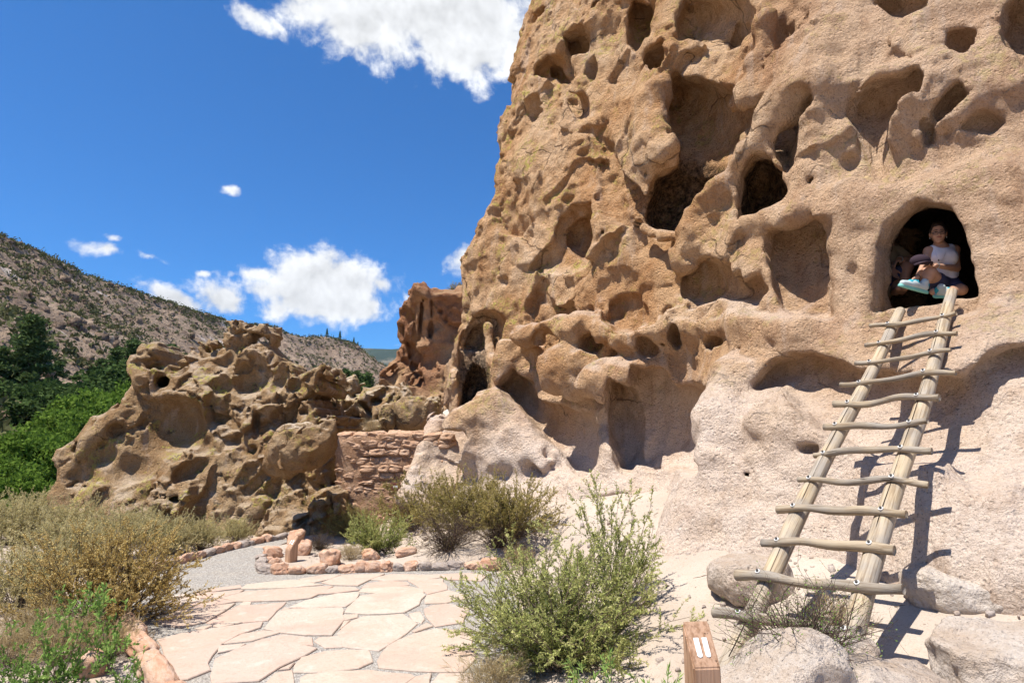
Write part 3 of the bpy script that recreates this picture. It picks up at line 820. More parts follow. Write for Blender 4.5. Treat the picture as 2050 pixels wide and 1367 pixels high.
# upright crack and diagonal ribs left standing in front of the big caves
carve(1521, 70, 16, 230, 0.45, -4, k=0.04)
carve(1280, 860, 22, 180, 0.30, -4, off=0.3, k=0.05)
ridge([(1650, 110), (1572, 215), (1495, 320), (1432, 392)], 24, 0.05, 0.22)
ridge([(1432, 392), (1390, 450), (1372, 530)], 30, -0.02, 0.26)
for kw, dep, bowl, so_, pl in POLYS[2:4]: carve_poly(pl, dep, bowl=bowl, **kw)
ridge([(1532, 50), (1515, 130), (1495, 200)], 20, 0.03, 0.12)
ridge([(1318, 190), (1300, 250), (1330, 310)], 34, 0.04, 0.15)
ridge([(1500, 450), (1600, 425), (1700, 395), (1775, 390)], 18, 0.0, 0.2)
ridge([(1290, 460), (1330, 470), (1380, 475)], 12, 0.0, 0.08)
ridge([(1450, 755), (1432, 850), (1425, 925)], 34, -0.08, 0.3)
ridge([(985, 800), (1040, 850), (1095, 935)], 16, 0.10, 0.2)
ridge([(955, 650), (965, 715), (985, 760)], 10, -0.25, 0.05)
ridge([(1445, 195), (1475, 188)], 14, -0.35, 0.10)
# the dwelling: a room with a flat floor and an arched doorway
cdoor, tdoor = hit(1872, 520)
SILL = None
for yy_ in (592,):
    c_, t_ = hit(1872, yy_); SILL = c_
def room():
    sl = V.box((cdoor[0], -0.9, SILL[2] + 0.6), 2.4)
    x, y, z = V.grids(sl); zf = SILL[2] - 0.05
    x0 = cdoor[0] - 0.13
    # shaved porch
    hw = 0.50
    def rbox(cx, cy, cz, hx, hy, hz, r):
        qx, qy, qz = np.abs(x - cx) - hx + r, np.abs(y - cy) - hy + r, np.abs(z - cz) - hz + r
        return np.sqrt(np.maximum(qx, 0) ** 2 + np.maximum(qy, 0) ** 2 + np.maximum(qz, 0) ** 2) + np.minimum(np.maximum(qx, np.maximum(qy, qz)), 0) - r
    f = V.f[sl]
    dd = cdoor[1]
    fill = rbox(x0, dd - 1.0, zf + 0.42, 1.0, 0.98, 0.95, 0.25)
    f = smin(f, fill, 0.3)
    porch = rbox(x0 - 0.01, dd + 0.62, zf + 0.56, 0.50, 0.62, 0.72, 0.12) 
    f = smax(f, -porch, 0.06)
    # doorway: arched prism tapering upwards
    zc = z - zf
    halfw = np.interp(zc, [-0.2, 0.0, 0.18, 0.4, 0.74, 0.92, 1.05, 1.2], [0.475, 0.475, 0.465, 0.445, 0.395, 0.29, 0.10, -0.2]).astype(np.float32)
    door = np.maximum(np.abs(x - x0 + 0.0 * zc) - halfw, np.maximum(-zc, np.abs(y - (dd - 0.4)) - 0.62))
    f = smax(f, -door, 0.03)
    rm = rbox(x0 + 0.05, dd - 1.25, zf + 0.68, 1.05, 0.80, 0.68, 0.30)
    f = smax(f, -np.maximum(rm, -zc), 0.05)
    V.f[sl] = f
room()
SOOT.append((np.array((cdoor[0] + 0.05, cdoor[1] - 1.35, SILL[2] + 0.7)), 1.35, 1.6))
# scattered pits
pr = np.random.default_rng(5)
for i in range(45):
    px, py = pr.uniform(890, 2050), pr.uniform(0, 960)
    if 1770 < px < 1980 and 380 < py < 640: continue
    c, t = hit(px, py); r = 0.022 + 0.05 * pr.random() ** 2.5
    V.ell(c + np.array((0, pr.uniform(-0.02, 0.03), 0)), np.eye(3), (r * pr.uniform(0.8, 1.6), r * 2.0, r * pr.uniform(0.7, 1.2)), 0.03, False)
V.f += 0.026 * np.abs(noise3(V.n, VH, 0.27, 3)) - 0.012
V.f += (facets(V.g[0], V.g[2], 0.26, 0.014, 503) * fw_)[:, None, :].astype(np.float32)
V.f += 0.020 * np.abs(noise3(V.n, VH, 0.14, 4)) - 0.008
V.f += 0.014 * noise3(V.n, VH, 0.085, 14)
V.f[:, 0, :] = 0.05; V.f[-1] = 0.05; V.f[0] = 0.05; V.f[:, :, -1] = 0.05
CV, CQ = V.mesh()
CN = vnormals(CV, CQ)
CL = (CV - A0) @ CL_AX.T
pal = smoothstep(3.4, 0.9, CL[:, 2] + pn(CV, 0.9) * 0.5 - 0.12 * np.maximum(CL[:, 0] - 6, 0)) * 0.9
pal = np.maximum(pal, smoothstep(0.45, 0.9, CN[:, 2] + pn(CV, 0.4) * 0.15) * 0.55 * smoothstep(6.5, 3.0, CL[:, 2]))
pal = np.maximum(pal, 0.35 * smoothstep(6.5, 9.5, CL[:, 0]))
lich = smoothstep(-0.1, 0.6, CN[:, 2] + 0.3) * smoothstep(1.4, 3.5, CL[:, 2]) * (0.35 + 0.65 * smoothstep(8, 1.5, CL[:, 0]))
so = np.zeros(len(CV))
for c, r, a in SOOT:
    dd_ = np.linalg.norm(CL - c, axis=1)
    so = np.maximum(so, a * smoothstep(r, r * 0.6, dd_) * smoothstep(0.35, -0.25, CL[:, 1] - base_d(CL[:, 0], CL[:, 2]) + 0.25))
del V.f, V.warp, wn_
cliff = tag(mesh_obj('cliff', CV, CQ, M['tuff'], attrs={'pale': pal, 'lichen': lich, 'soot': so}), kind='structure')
print('cliff', len(CQ))
# ------------------------------------------------------------------ outcrops and boulders
def poly_sdf(poly, gx_, gz_):
    X, Z = np.meshgrid(gx_, gz_, indexing='ij')
    d2 = np.full(X.shape, 1e9); ins = np.zeros(X.shape, bool)
    n = len(poly)
    for i in range(n):
        a, b = np.array(poly[i]), np.array(poly[(i + 1) % n]); e = b - a
        wx, wz = X - a[0], Z - a[1]
        t = np.clip((wx * e[0] + wz * e[1]) / (e @ e + 1e-9), 0, 1)
        d2 = np.minimum(d2, (wx - t * e[0]) ** 2 + (wz - t * e[1]) ** 2)
        c = ((a[1] <= Z) & (b[1] > Z)) | ((b[1] <= Z) & (a[1] > Z))
        xs = a[0] + (Z - a[1]) / (e[1] if abs(e[1]) > 1e-9 else 1e-9) * e[0]
        ins ^= c & (X < xs)
    d = np.sqrt(d2)
    return np.where(ins, -d, d).astype(np.float32)

def keep_big(v, q):
    """drop loose crumbs: keep only the largest connected piece of a mesh"""
    lab = np.arange(len(v))
    for _ in range(200):
        old = lab.copy()
        m = lab[q].min(1)
        for i in range(4): np.minimum.at(lab, q[:, i], m)
        lab = lab[lab]; lab = lab[lab]
        if (lab == old).all(): break
    ids, cnt = np.unique(lab, return_counts=True)
    keep = lab == ids[np.argmax(cnt)]
    new = np.cumsum(keep) - 1
    return v[keep], new[q[keep[q].all(1)]]

def rock_slab(outline, Y0, lean, thick, zbot, h, amps, holes, seed, k=0.45, pad=0.5, grow=0.10, trim=None, fac=((0.9, 0.18), (0.4, 0.11), (0.2, 0.05))):
    """rock whose skyline follows outline; front face leans back by `lean` metres per metre of height"""
    pts = [at(px, py, Y0) for px, py in outline]
    zt0 = max(p[2] for p in pts)
    for _ in range(3):          # low parts of the outline lie nearer, on the leaning front
        pts = [at(px, py, Y0 - lean * max(zt0 - p[2] - 0.2, 0)) for (px, py), p in zip(outline, pts)]
    poly = [(p[0], p[2]) for p in pts]
    xs = [p[0] for p in poly]; zt = max(p[1] for p in poly)
    poly = [(min(xs) - 0.25, zbot - 1)] + poly + [(max(xs) + 0.25, zbot - 1)]
    yb = Y0 - lean * (zt - zbot) - pad
    W = Vol((0, 0, 0), np.eye(3), (min(xs) - 0.9, yb - 0.4, zbot), (max(xs) + 0.9, Y0 + thick + 0.6, zt + 0.4), h)
    sd = poly_sdf(poly, W.g[0], W.g[2])[:, None, :] - grow
    x, y, z = W.grids()
    nl = 0
    yf = Y0 - lean * (zt - z)
    front = (yf - y) * (1 / math.sqrt(1 + lean * lean)) + 0 * sd
    back = (y - Y0 - thick * np.clip((zt - z) / 2.0 + 0.5, 0, 1.6)) + 0 * sd
    L0 = amps[0][1]
    w1 = noise3(W.n, h, L0, seed)
    f = smax(smax(sd + 0 * y, front + 0 * x, k), back, k)
    for (a, L, rg) in amps:
        nn = noise3(W.n, h, L, seed + int(L * 100))
        f = f + (a * (np.abs(nn) - 0.5) if rg else a * nn)
    for cell, amp_ in fac: f = f + facets(W.g[0], W.g[2], cell, amp_, seed + int(cell * 100))[:, None, :]
    W.f = f.astype(np.float32)
    W.warp = w1 * 0.22
    for (px, py, w, hh, dep, rot, off) in holes:
        d = ray(px, py)
        # where this direction meets the leaning front face
        t = np.linspace(max(yb, 1), Y0 + 0.5, 800)
        p = CAMP + d * (t / d[1])[:, None]
        kx = int(np.argmax(p[:, 1] > Y0 - lean * (zt - p[:, 2])))
        c = p[kx]; s_ = c[1] / FPX
        a = R(rot); inn = np.array((0, 1, 0.0)); dn = d / np.linalg.norm(d); inn = dn * 0.7 + inn * 0.3; inn /= np.linalg.norm(inn)
        rt = np.cross(inn, (0, 0, 1.0)); rt /= np.linalg.norm(rt); up = np.cross(rt, inn)
        ax = (rt * math.cos(a) + up * math.sin(a), -rt * math.sin(a) + up * math.cos(a), inn)
        W.ell(c + inn * off, ax, (w / 2 * s_, hh / 2 * s_, dep), 0.05, False)
    if trim is not None:       # drop slivers too thin to stand at the low end of the crest
        g_ = W.f
        for ax_ in range(3):
            acc = g_.copy()
            for k_ in range(1, 5): acc += np.roll(g_, k_, ax_) + np.roll(g_, -k_, ax_)
            g_ = acc / 9.0
        m_ = smoothstep(trim + 0.4, trim - 0.4, W.g[0])[:, None, None].astype(np.float32)
        W.f = np.where(m_ > 0.01, np.maximum(W.f, (g_ + 0.01) * m_ + W.f * (1 - m_)), W.f).astype(np.float32)
    fin = noise3(W.n, h, h * 3.2, seed + 91)
    W.f += h * 0.45 * np.abs(fin)
    for sl in ((0,), (-1,)): W.f[sl[0]] = 0.05; W.f[:, sl[0]] = 0.05
    W.f[:, :, -1] = 0.05
    v, q = keep_big(*W.mesh())
    n = vnormals(v, q)
    return v, q, n

def rock_attrs(v, n, pale=0.4, lich=1.0):
    p = smoothstep(0.55, 0.95, n[:, 2] + pn(v, 0.35) * 0.2) * pale
    return {'pale': p, 'lichen': lich * (0.35 + 0.65 * smoothstep(-0.2, 0.5, n[:, 2])), 'soot': 0 * p}

OUT = [(58, 1016), (70, 975), (84, 927), (106, 890), (122, 868), (137, 855), (147, 866), (171, 838), (191, 842), (203, 860), (218, 845), (246, 811), (262, 780), (284, 752),
       (300, 705), (321, 700), (334, 718), (347, 708), (368, 716), (372, 694), (389, 704), (394, 684), (413, 678), (442, 684), (449, 666), (471, 656), (492, 660), (503, 688), (514, 692),
       (526, 674), (541, 682), (556, 708), (587, 729), (599, 758), (614, 748), (620, 770), (616, 800), (630, 845), (640, 868), (648, 900), (652, 960), (656, 1010)]
HO = [(325, 765, 24, 22, 1.6, 0, 0.3), (472, 690, 30, 40, 0.25, 0, 0.0), (456, 718, 30, 44, 0.35, -15, 0.0), (430, 724, 34, 40, 0.2, 0, 0.0), (500, 762, 90, 56, 0.40, 28, 0.0), (445, 770, 50, 50, 0.25, 0, 0.0),
      (345, 850, 130, 120, 0.65, -18, 0.0), (300, 880, 110, 80, 0.40, 20, 0.0), (378, 818, 46, 46, 0.35, 0, 0.0), (260, 930, 110, 70, 0.45, 18, 0.0), (200, 912, 60, 50, 0.3, 10, 0.0), (97, 952, 36, 44, 0.40, 15, 0.0),
      (232, 862, 34, 24, 0.3, 30, 0.0), (160, 950, 60, 40, 0.3, 0, 0.0), (130, 880, 40, 26, 0.22, 0, 0.0), (404, 885, 40, 50, 0.3, 10, 0.0), (385, 938, 80, 34, 0.35, 38, 0.0), (460, 882, 40, 18, 0.3, -10, 0.0), (395, 1005, 34, 14, 0.25, 10, 0.0),
      (388, 1030, 50, 40, 0.30, 25, 0.0), (490, 1000, 32, 18, 0.25, 15, 0.0), (519, 965, 16, 24, 0.2, 0, 0.0), (555, 762, 30, 44, 0.28, -20, 0.0), (592, 768, 24, 36, 0.25, -30, 0.0), (557, 798, 8, 10, 0.2, 0, 0.0), (568, 808, 9, 10, 0.2, 0, 0.0),
      (572, 836, 12, 10, 0.2, 0, 0.0), (604, 825, 18, 10, 0.2, 0, 0.0), (464, 817, 9, 9, 0.2, 0, 0.0), (426, 809, 11, 8, 0.15, 0, 0.0), (487, 829, 10, 8, 0.15, 0, 0.0), (415, 845, 12, 16, 0.2, 0, 0.0), (512, 845, 10, 40, 0.3, 0, 0.0), (505, 900, 12, 14, 0.2, 0, 0.0), (480, 870, 12, 10, 0.2, 0, 0.0),
      (395, 690, 10, 10, 0.2, 0, 0.0), (490, 665, 10, 8, 0.15, 0, 0.0), (522, 735, 22, 30, 0.3, 20, 0), (360, 740, 26, 30, 0.25, 0, 0), (310, 735, 24, 16, 0.2, 0, 0), (620, 960, 40, 30, 0.25, 20, 0), (560, 930, 30, 16, 0.2, 20, 0), (340, 1000, 50, 14, 0.18, 10, 0)]
v, q, n = rock_slab(OUT, 13.6, 0.50, 0.9, -0.5, 0.034, [(0.06, 1.1, 0), (0.07, 0.75, 1), (0.05, 0.36, 1), (0.04, 0.19, 1), (0.025, 0.10, 1)], HO, 37, k=0.12, trim=float(at(235, 860, 12.5)[0]))
tag(mesh_obj('rock_outcrop', v, q, M['outcrop'], attrs=rock_attrs(v, n, 0.45, 1.0)),
    'jagged honeycombed brown tuff outcrop with pointed crest left of the cliff', 'rock outcrop')
print('outcrop', len(q))

RID = [(634, 862), (650, 828), (662, 800), (678, 772), (700, 768), (706, 784), (699, 800), (722, 788), (727, 768), (744, 755), (759, 761), (772, 782), (800, 800), (840, 812), (880, 815)]
v, q, n = rock_slab(RID, 17.2, 0.42, 0.9, -0.3, 0.045, [(0.14, 0.9, 0), (0.18, 0.6, 1), (0.11, 0.28, 1), (0.05, 0.14, 1)],
                    [(752, 802, 24, 14, 0.4, 0, 0), (730, 815, 50, 14, 0.35, -45, 0), (712, 838, 24, 14, 0.35, 20, 0), (685, 790, 20, 14, 0.2, 0, 0), (760, 840, 20, 20, 0.2, 0, 0)], 53, k=0.12)
tag(mesh_obj('rock_ridge', v, q, M['outcrop'], attrs=rock_attrs(v, n, 0.7, 0.8)),
    'low jagged tan rock ridge with pointed fins behind the masonry wall', 'rock ridge')

RED = [(690, 880), (730, 810), (758, 770), (784, 742), (810, 728), (818, 700), (820, 665), (824, 638), (836, 622), (858, 606), (888, 586), (915, 568), (945, 552), (975, 535), (1020, 500), (1090, 480)]
v, q, n = rock_slab(RED, 33.0, 0.16, 9.0, -1.0, 0.12, [(0.35, 2.4, 0), (0.35, 1.3, 1), (0.30, 0.6, 1), (0.14, 0.34, 1)],
                    [(pr.uniform(800, 900), pr.uniform(690, 800), pr.uniform(4, 11), pr.uniform(4, 9), 0.5, pr.uniform(0, 90), 0) for _ in range(90)]
                    + [(828, 670, 5, 120, 0.8, 0, 0), (842, 640, 6, 90, 0.7, -5, 0), (862, 640, 4, 80, 0.6, 0, 0)], 71, k=0.5, pad=1.0, fac=((2.6, 0.22), (1.0, 0.14)))
at_ = rock_attrs(v, n, 0.5, 0.6)
at_['pale'] = np.maximum(at_['pale'], 0.75 * smoothstep(5.6, 3.2, v[:, 2] + pn(v, 1.5) * 0.7))
tag(mesh_obj('red_cliff', v, q, M['red_rock'], attrs=at_), 'sheer rust red cliff with dark vertical streaks beyond the ridge', 'cliff')

# pale rib that runs down from the cliff over the right end of the masonry wall
def rib():
    pts = [(874, 838, 13.1, 0.12), (856, 895, 12.6, 0.13), (830, 950, 12.2, 0.15), (806, 1000, 11.9, 0.18)]
    B = Vol((0, 0, 0), np.eye(3), (-3.0, 10.9, -0.3), (0.2, 14.3, 2.6), 0.03)
    P_ = [(at(x, y, Y), r) for x, y, Y, r in pts]
    for (p, r0), (q, r1) in zip(P_[:-1], P_[1:]):
        B.cone(p, q, r0, r1, 0.10)
        B.cone(p + np.array((0.22, 0.16, -0.16)), q + np.array((0.26, 0.14, -0.16)), 0.26, 0.30, 0.25)
        B.cone(p + np.array((0.55, 0.30, -0.35)), q + np.array((0.65, 0.25, -0.40)), 0.36, 0.42, 0.25)
    B.f += 0.06 * noise3(B.n, 0.03, 0.5, 8) + 0.03 * np.abs(noise3(B.n, 0.03, 0.2, 9)) + facets(B.g[0], B.g[2], 0.4, 0.04, 77)[:, None, :]
    v, q = B.mesh(); n = vnormals(v, q); at2 = rock_attrs(v, n, 0.9, 0.2); at2['pale'] = np.maximum(at2['pale'], 0.6)
    tag(mesh_obj('rock_rib', v, q, M['tuff'], attrs=at2), 'pale narrow rock rib sloping down beside the masonry wall', 'rock')
rib()

def boulder(name, mat, c, rad, yaw, seed, label, cat='boulder', group=None, rough=0.22, flat=0.0, h=None, cut=None, parent=None, tiltx=0.0, pale=0.5, lich=0.6):
    """free-standing rock: lumpy ellipsoid with planar breaks, sculpted in voxels"""
    rad = np.asarray(rad, float); h = h or max(rad.max() / 26, 0.012)
    rot = (Matrix.Rotation(yaw, 3, 'Z') @ Matrix.Rotation(tiltx, 3, 'Y'))
    ax = np.array([rot @ Vector(e) for e in ((1, 0, 0), (0, 1, 0), (0, 0, 1))])
    r2 = rad * 1.35 + 3 * h
    B = Vol(c, ax, -r2, r2, h)
    x, y, z = B.grids()
    g = np.random.default_rng(seed)
    e = 2.6
    f = ((np.abs(x / rad[0]) ** e + np.abs(y / rad[1]) ** e + np.abs(z / rad[2]) ** e) ** (1 / e) - 1) * rad.min()
    for i in range(5):
        nrm = g.standard_normal(3); nrm /= np.linalg.norm(nrm)
        off = (abs(nrm) * rad).sum() * g.uniform(0.55, 0.75)
        f = smax(f, x * nrm[0] + y * nrm[1] + z * nrm[2] - off, rad.min() * 0.12)
    if cut:
        for nrm, off in cut: f = smax(f, x * nrm[0] + y * nrm[1] + z * nrm[2] - off, rad.min() * 0.10)
    f = f + rough * rad.min() * (0.6 * noise3(B.n, h, rad.min() * 1.1, seed) + 0.5 * (np.abs(noise3(B.n, h, rad.min() * 0.5, seed + 1)) - 0.5) + 0.16 * noise3(B.n, h, max(rad.min() * 0.16, 2.2 * h), seed + 2))
    B.f = f.astype(np.float32)
    for ax_ in range(3):
        for e_ in (0, -1):
            ii = [slice(None)] * 3; ii[ax_] = e_; B.f[tuple(ii)] = 0.05
    v, q = B.mesh(); n = vnormals(v, q)
    o = mesh_obj(name, v, q, mat, parent, attrs=rock_attrs(v, n, pale, lich))
    if label: tag(o, label, cat, group)
    return o

# tilted dark slab leaning on the outcrop beside the wall
c = at(632, 892, 10.9)
boulder('boulder', M['brown_rock'], c, (0.52, 0.40, 0.30), R(10), 5, 'large tilted dark brown boulder wedged beside the masonry wall', rough=0.34, tiltx=R(-36), lich=0.4, h=0.018, cut=[((0.1, -1, 0.3), 0.27), ((0.3, -0.4, -1), 0.2)])
c = at(580, 900, 11.4)
boulder('boulder', M['outcrop'], c, (0.30, 0.4, 0.55), R(0), 6, 'pale upright rock with smooth whitish face left of tilted brown boulder', rough=0.2, tiltx=R(28), pale=0.9)
c = at(826, 828, 15.2)
boulder('boulder', M['outcrop'], c, (0.46, 0.45, 0.40), R(15), 8, 'big squarish lichen covered boulder sitting above the masonry wall', rough=0.16, lich=1.0, pale=0.2)
c = at(776, 836, 15.3)
boulder('boulder', M['outcrop'], c, (0.19, 0.25, 0.34), R(0), 9, 'upright rounded tan boulder left of the big squarish boulder', rough=0.16, pale=0.6)
c = at(868, 818, 15.0)
boulder('boulder', M['outcrop'], c, (0.16, 0.3, 0.26), R(0), 10, 'small upright tan boulder squeezed between squarish boulder and cliff', rough=0.2, pale=0.6)

# pale tuff blocks at the foot of the ladder and in the foreground
def gz(x, y): return float(ground_z(x, y))
def on_ground(px, py):
    """point where the direction meets the land"""
    d = ray(px, py); t = np.linspace(1.5, 40, 6000)
    p = CAMP + t[:, None] * d
    k = int(np.argmax(p[:, 2] < ground_z(p[:, 0], p[:, 1])))
    return p[k].copy()
def P3(px, py, Y): return at(px, py, Y)
c = on_ground(1500, 1185); c[2] += 0.10
boulder('boulder', M['pale_rock'], c, (0.33, 0.30, 0.21), R(20), 13, 'drum shaped pale tuff block with flat top behind the ladder foot', rough=0.10, cut=[((0, 0, 1), 0.16)])
c = P3(1945, 1180, 4.5)
boulder('boulder', M['pale_rock'], c, (0.42, 0.38, 0.20), R(-25), 14, 'flat topped pale block right of the ladder shadow', rough=0.12, cut=[((0.1, -0.15, 1), 0.14)])
c = P3(2030, 1320, 3.4)
boulder('boulder', M['pale_rock'], c, (0.36, 0.30, 0.20), R(15), 15, 'large pale boulder with shaded grey front at right edge of view', rough=0.16, cut=[((-0.2, -0.1, 1), 0.13)])
c = P3(1800, 1400, 2.95)
boulder('boulder', M['pale_rock'], c, (0.36, 0.28, 0.18), R(-12), 17, 'broad white sunlit boulder at the bottom right foreground', rough=0.16, cut=[((0.2, 0.05, 1), 0.13)])
c = P3(1720, 1310, 3.45)
boulder('boulder', M['pale_rock'], c, (0.10, 0.10, 0.09), R(0), 18, 'small rounded white cobble just below the ladder foot', rough=0.15)
c = P3(1550, 1395, 2.95)
boulder('boulder', M['pale_rock'], c, (0.34, 0.26, 0.24), R(8), 19, 'white sloping boulder between the numbered stake and the dry bush', rough=0.16, tiltx=R(-10), cut=[((-0.3, -0.1, 1), 0.17)])
# ------------------------------------------------------------------ terrace, path and flagstones
def flat_poly(name, pts, z, thick, mat, parent=None, bev=0.0, smooth=False, dome=0.0):
    """extruded polygon of ground points (x, y)"""
    bm = bmesh.new()
    vs = [bm.verts.new((p[0], p[1], z)) for p in pts]
    f = bm.faces.new(vs); f.normal_update()
    if f.normal.z < 0: f.normal_flip()
    ex = bmesh.ops.extrude_face_region(bm, geom=[f])
    for v in ex['geom']:
        if isinstance(v, bmesh.types.BMVert): v.co.z -= thick
    bmesh.ops.recalc_face_normals(bm, faces=bm.faces)
    if bev:
        top = [e for e in bm.edges if all(abs(v.co.z - z) < 1e-6 for v in e.verts)]
        bmesh.ops.bevel(bm, geom=top, offset=bev, segments=1, affect='EDGES')
    me = bpy.data.meshes.new(name); bm.to_mesh(me); bm.free()
    me.materials.append(mat)
    o = bpy.data.objects.new(name, me); col.objects.link(o)
    if parent is not None: o.parent = parent
    return o
def g2(px, py): return onz(px, py, 0.0)[:2]
TER = [(120, 1215), (215, 1180), (290, 1148), (370, 1126), (440, 1108), (505, 1092), (556, 1082), (590, 1080), (560, 1092), (522, 1112), (518, 1132), (530, 1152), (700, 1146), (950, 1140), (1010, 1150), (1060, 1260), (1090, 1500), (240, 1500), (262, 1330), (255, 1260), (220, 1230)]
terrace = tag(flat_poly('path', [g2(*p) for p in TER], 0.012, 0.06, M['gravel']), kind='structure')
FL = [[(960,262),(1100,240),(1220,236),(1160,262),(1060,285),(1010,282)], [(1110,285),(1230,240),(1500,232),(1400,270),(1330,305),(1180,300)], [(1410,265),(1540,232),(1850,232),(1870,250),(1740,268),(1520,272)],
 [(1870,235),(2050,228),(2150,240),(2120,275),(1900,265)], [(1360,318),(1400,290),(1510,275),(1640,280),(1660,300),(1520,322)], [(1660,275),(1880,262),(1900,330),(1780,360),(1740,320)],
 [(1350,345),(1370,325),(1650,310),(1740,330),(1750,350),(1480,355)], [(590,325),(620,300),(900,270),(960,272),(1100,300),(900,318)], [(400,330),(570,305),(580,322),(400,345),(300,355),(290,348)],
 [(330,385),(300,360),(600,335),(560,355),(450,385)], [(470,385),(620,345),(1000,318),(1170,312),(1100,350),(1020,385),(880,400),(560,408)], [(1060,362),(1190,315),(1300,318),(1330,335),(1200,352)],
 [(900,445),(1010,400),(1200,358),(1335,348),(1340,360),(1310,400),(1250,440),(1050,448)], [(130,372),(260,362),(310,380),(320,400),(200,425),(110,440)], [(180,450),(330,410),(430,395),(545,412),(430,430),(210,460)],
 [(60,540),(170,470),(300,455),(540,425),(460,480),(350,540),(200,575),(90,560)], [(370,545),(500,475),(560,440),(870,415),(800,470),(750,530),(600,540),(420,552)], [(600,412),(640,412),(640,428),(575,430)],
 [(835,475),(860,450),(910,462)], [(1255,480),(1280,445),(1350,375),(1480,358),(1750,355),(1760,370),(1720,430),(1630,478),(1400,488)],
 [(740,585),(830,475),(920,458),(1230,450),(1240,470),(1210,560),(1160,625),(1000,625),(860,605)], [(1240,500),(1330,492),(1320,510),(1250,530)], [(1220,585),(1240,540),(1280,535),(1230,580)],
 [(1210,610),(1290,540),(1370,505),(1620,490),(1690,540),(1710,555),(1640,610),(1540,680),(1470,725),(1300,705),(1240,695),(1225,640)], [(1665,490),(1730,475),(1760,520),(1740,545),(1690,530)],
 [(1690,600),(1770,548),(1810,570),(1700,605)], [(1760,460),(1800,440),(1900,425),(2040,450),(2000,540),(1830,570),(1790,520)], [(1770,420),(1780,370),(1910,338),(2060,380),(1900,415)],
 [(300,580),(400,560),(350,585)], [(400,565),(500,545),(580,545),(460,575)], [(60,660),(200,620),(420,585),(620,555),(720,545),(700,580),(560,630),(440,690),(400,760),(390,850),(250,910),(150,919),(100,780)],
 [(470,680),(600,620),(720,600),(830,610),(650,660)], [(440,740),(450,700),(600,690),(560,715)], [(780,640),(860,625),(1030,645),(1040,690),(920,680)],
 [(430,780),(560,720),(720,655),(800,650),(900,680),(1060,715),(980,760),(830,830),(700,919),(410,940),(420,830)], [(1065,665),(1080,645),(1200,635),(1220,660),(1225,700),(1130,705)],
 [(935,820),(980,775),(1130,735),(1390,725),(1415,745),(1415,800),(1330,840),(1150,865),(930,865)], [(1470,790),(1500,740),(1600,660),(1700,620),(1830,590),(2050,600),(2080,780),(2000,862),(1700,855),(1480,835)],
 [(690,985),(800,880),(910,860),(925,985)], [(980,900),(1010,885),(1200,865),(1400,860),(1660,880),(1690,895),(1560,985),(970,985)], [(830,850),(920,810),(890,845)], [(1700,905),(1800,880),(1790,985),(1600,985)], [(1830,930),(1860,880),(2060,880),(2080,985),(1815,985)]]
fr = np.random.default_rng(3)
for i, pl in enumerate(FL):
    q_ = [np.array(g2(300 + x / 3.203, 1080 + y / 3.203)) for x, y in pl]
    # chip the straight sides a little so that the edges are broken, not cut
    cen = np.mean(q_, 0); q_ = [p + (p - cen) / (np.linalg.norm(p - cen) + 1e-6) * 0.017 for p in q_]
    pts = []
    for a, b in zip(q_, q_[1:] + q_[:1]):
        e = b - a; L = np.linalg.norm(e); nrm = np.array((-e[1], e[0])) / (L + 1e-9)
        k = max(1, int(L / 0.16))
        for j in range(k):
            t = j / k
            pts.append(a + e * t + (nrm * fr.normal(0, 0.010) if j else fr.normal(0, 0.004, 2)))
    flat_poly('flagstone', pts, 0.024 + fr.uniform(-0.002, 0.005), 0.03, M['flag'], terrace, bev=0.006)

# ---- stone prototypes: a few sculpted stones whose meshes are shared by all edging and wall stones
def stone_meshes(n, seed, ex=3.4, rough=0.16):
    out = []
    for i in range(n):
        g = np.random.default_rng(seed + i); h = 0.085
        B = Vol((0, 0, 0), np.eye(3), (-1.3,) * 3, (1.3,) * 3, h)
        x, y, z = B.grids()
        f = (np.abs(x) ** ex + np.abs(y) ** ex + np.abs(z) ** ex) ** (1 / ex) - 0.95
        for _ in range(4):
            nrm = g.standard_normal(3); nrm /= np.linalg.norm(nrm)
            f = smax(f, x * nrm[0] + y * nrm[1] + z * nrm[2] - g.uniform(0.75, 1.05), 0.15)
        B.f = (f + rough * (0.6 * noise3(B.n, h, 0.9, seed + i) + 0.6 * np.abs(noise3(B.n, h, 0.4, seed + i + 50)) + 0.22 * noise3(B.n, h, 0.2, seed + i + 70))).astype(np.float32)
        v, q = B.mesh()
        o = mesh_obj('stone', v, q); me = o.data; bpy.data.objects.remove(o); out.append(me)
    return out
ST_MESH = stone_meshes(7, 300)
def with_mat(me, mat):
    c = me.copy(); c.materials.clear(); c.materials.append(mat); return c
ST_PINK = [with_mat(m, M['pink_stone']) for m in ST_MESH]
ST_GREY = [with_mat(m, M['grey_mortar']) for m in ST_MESH]
ST_WALL = [with_mat(m, M['wall_stone']) for m in stone_meshes(7, 400, 6.0, 0.14)]
def stone(me, loc, scl, rot, parent=None, name='stone'):
    o = bpy.data.objects.new(name, me); o.location = loc; o.scale = scl; o.rotation_euler = rot
    col.objects.link(o)
    if parent is not None: o.parent = parent
    return o

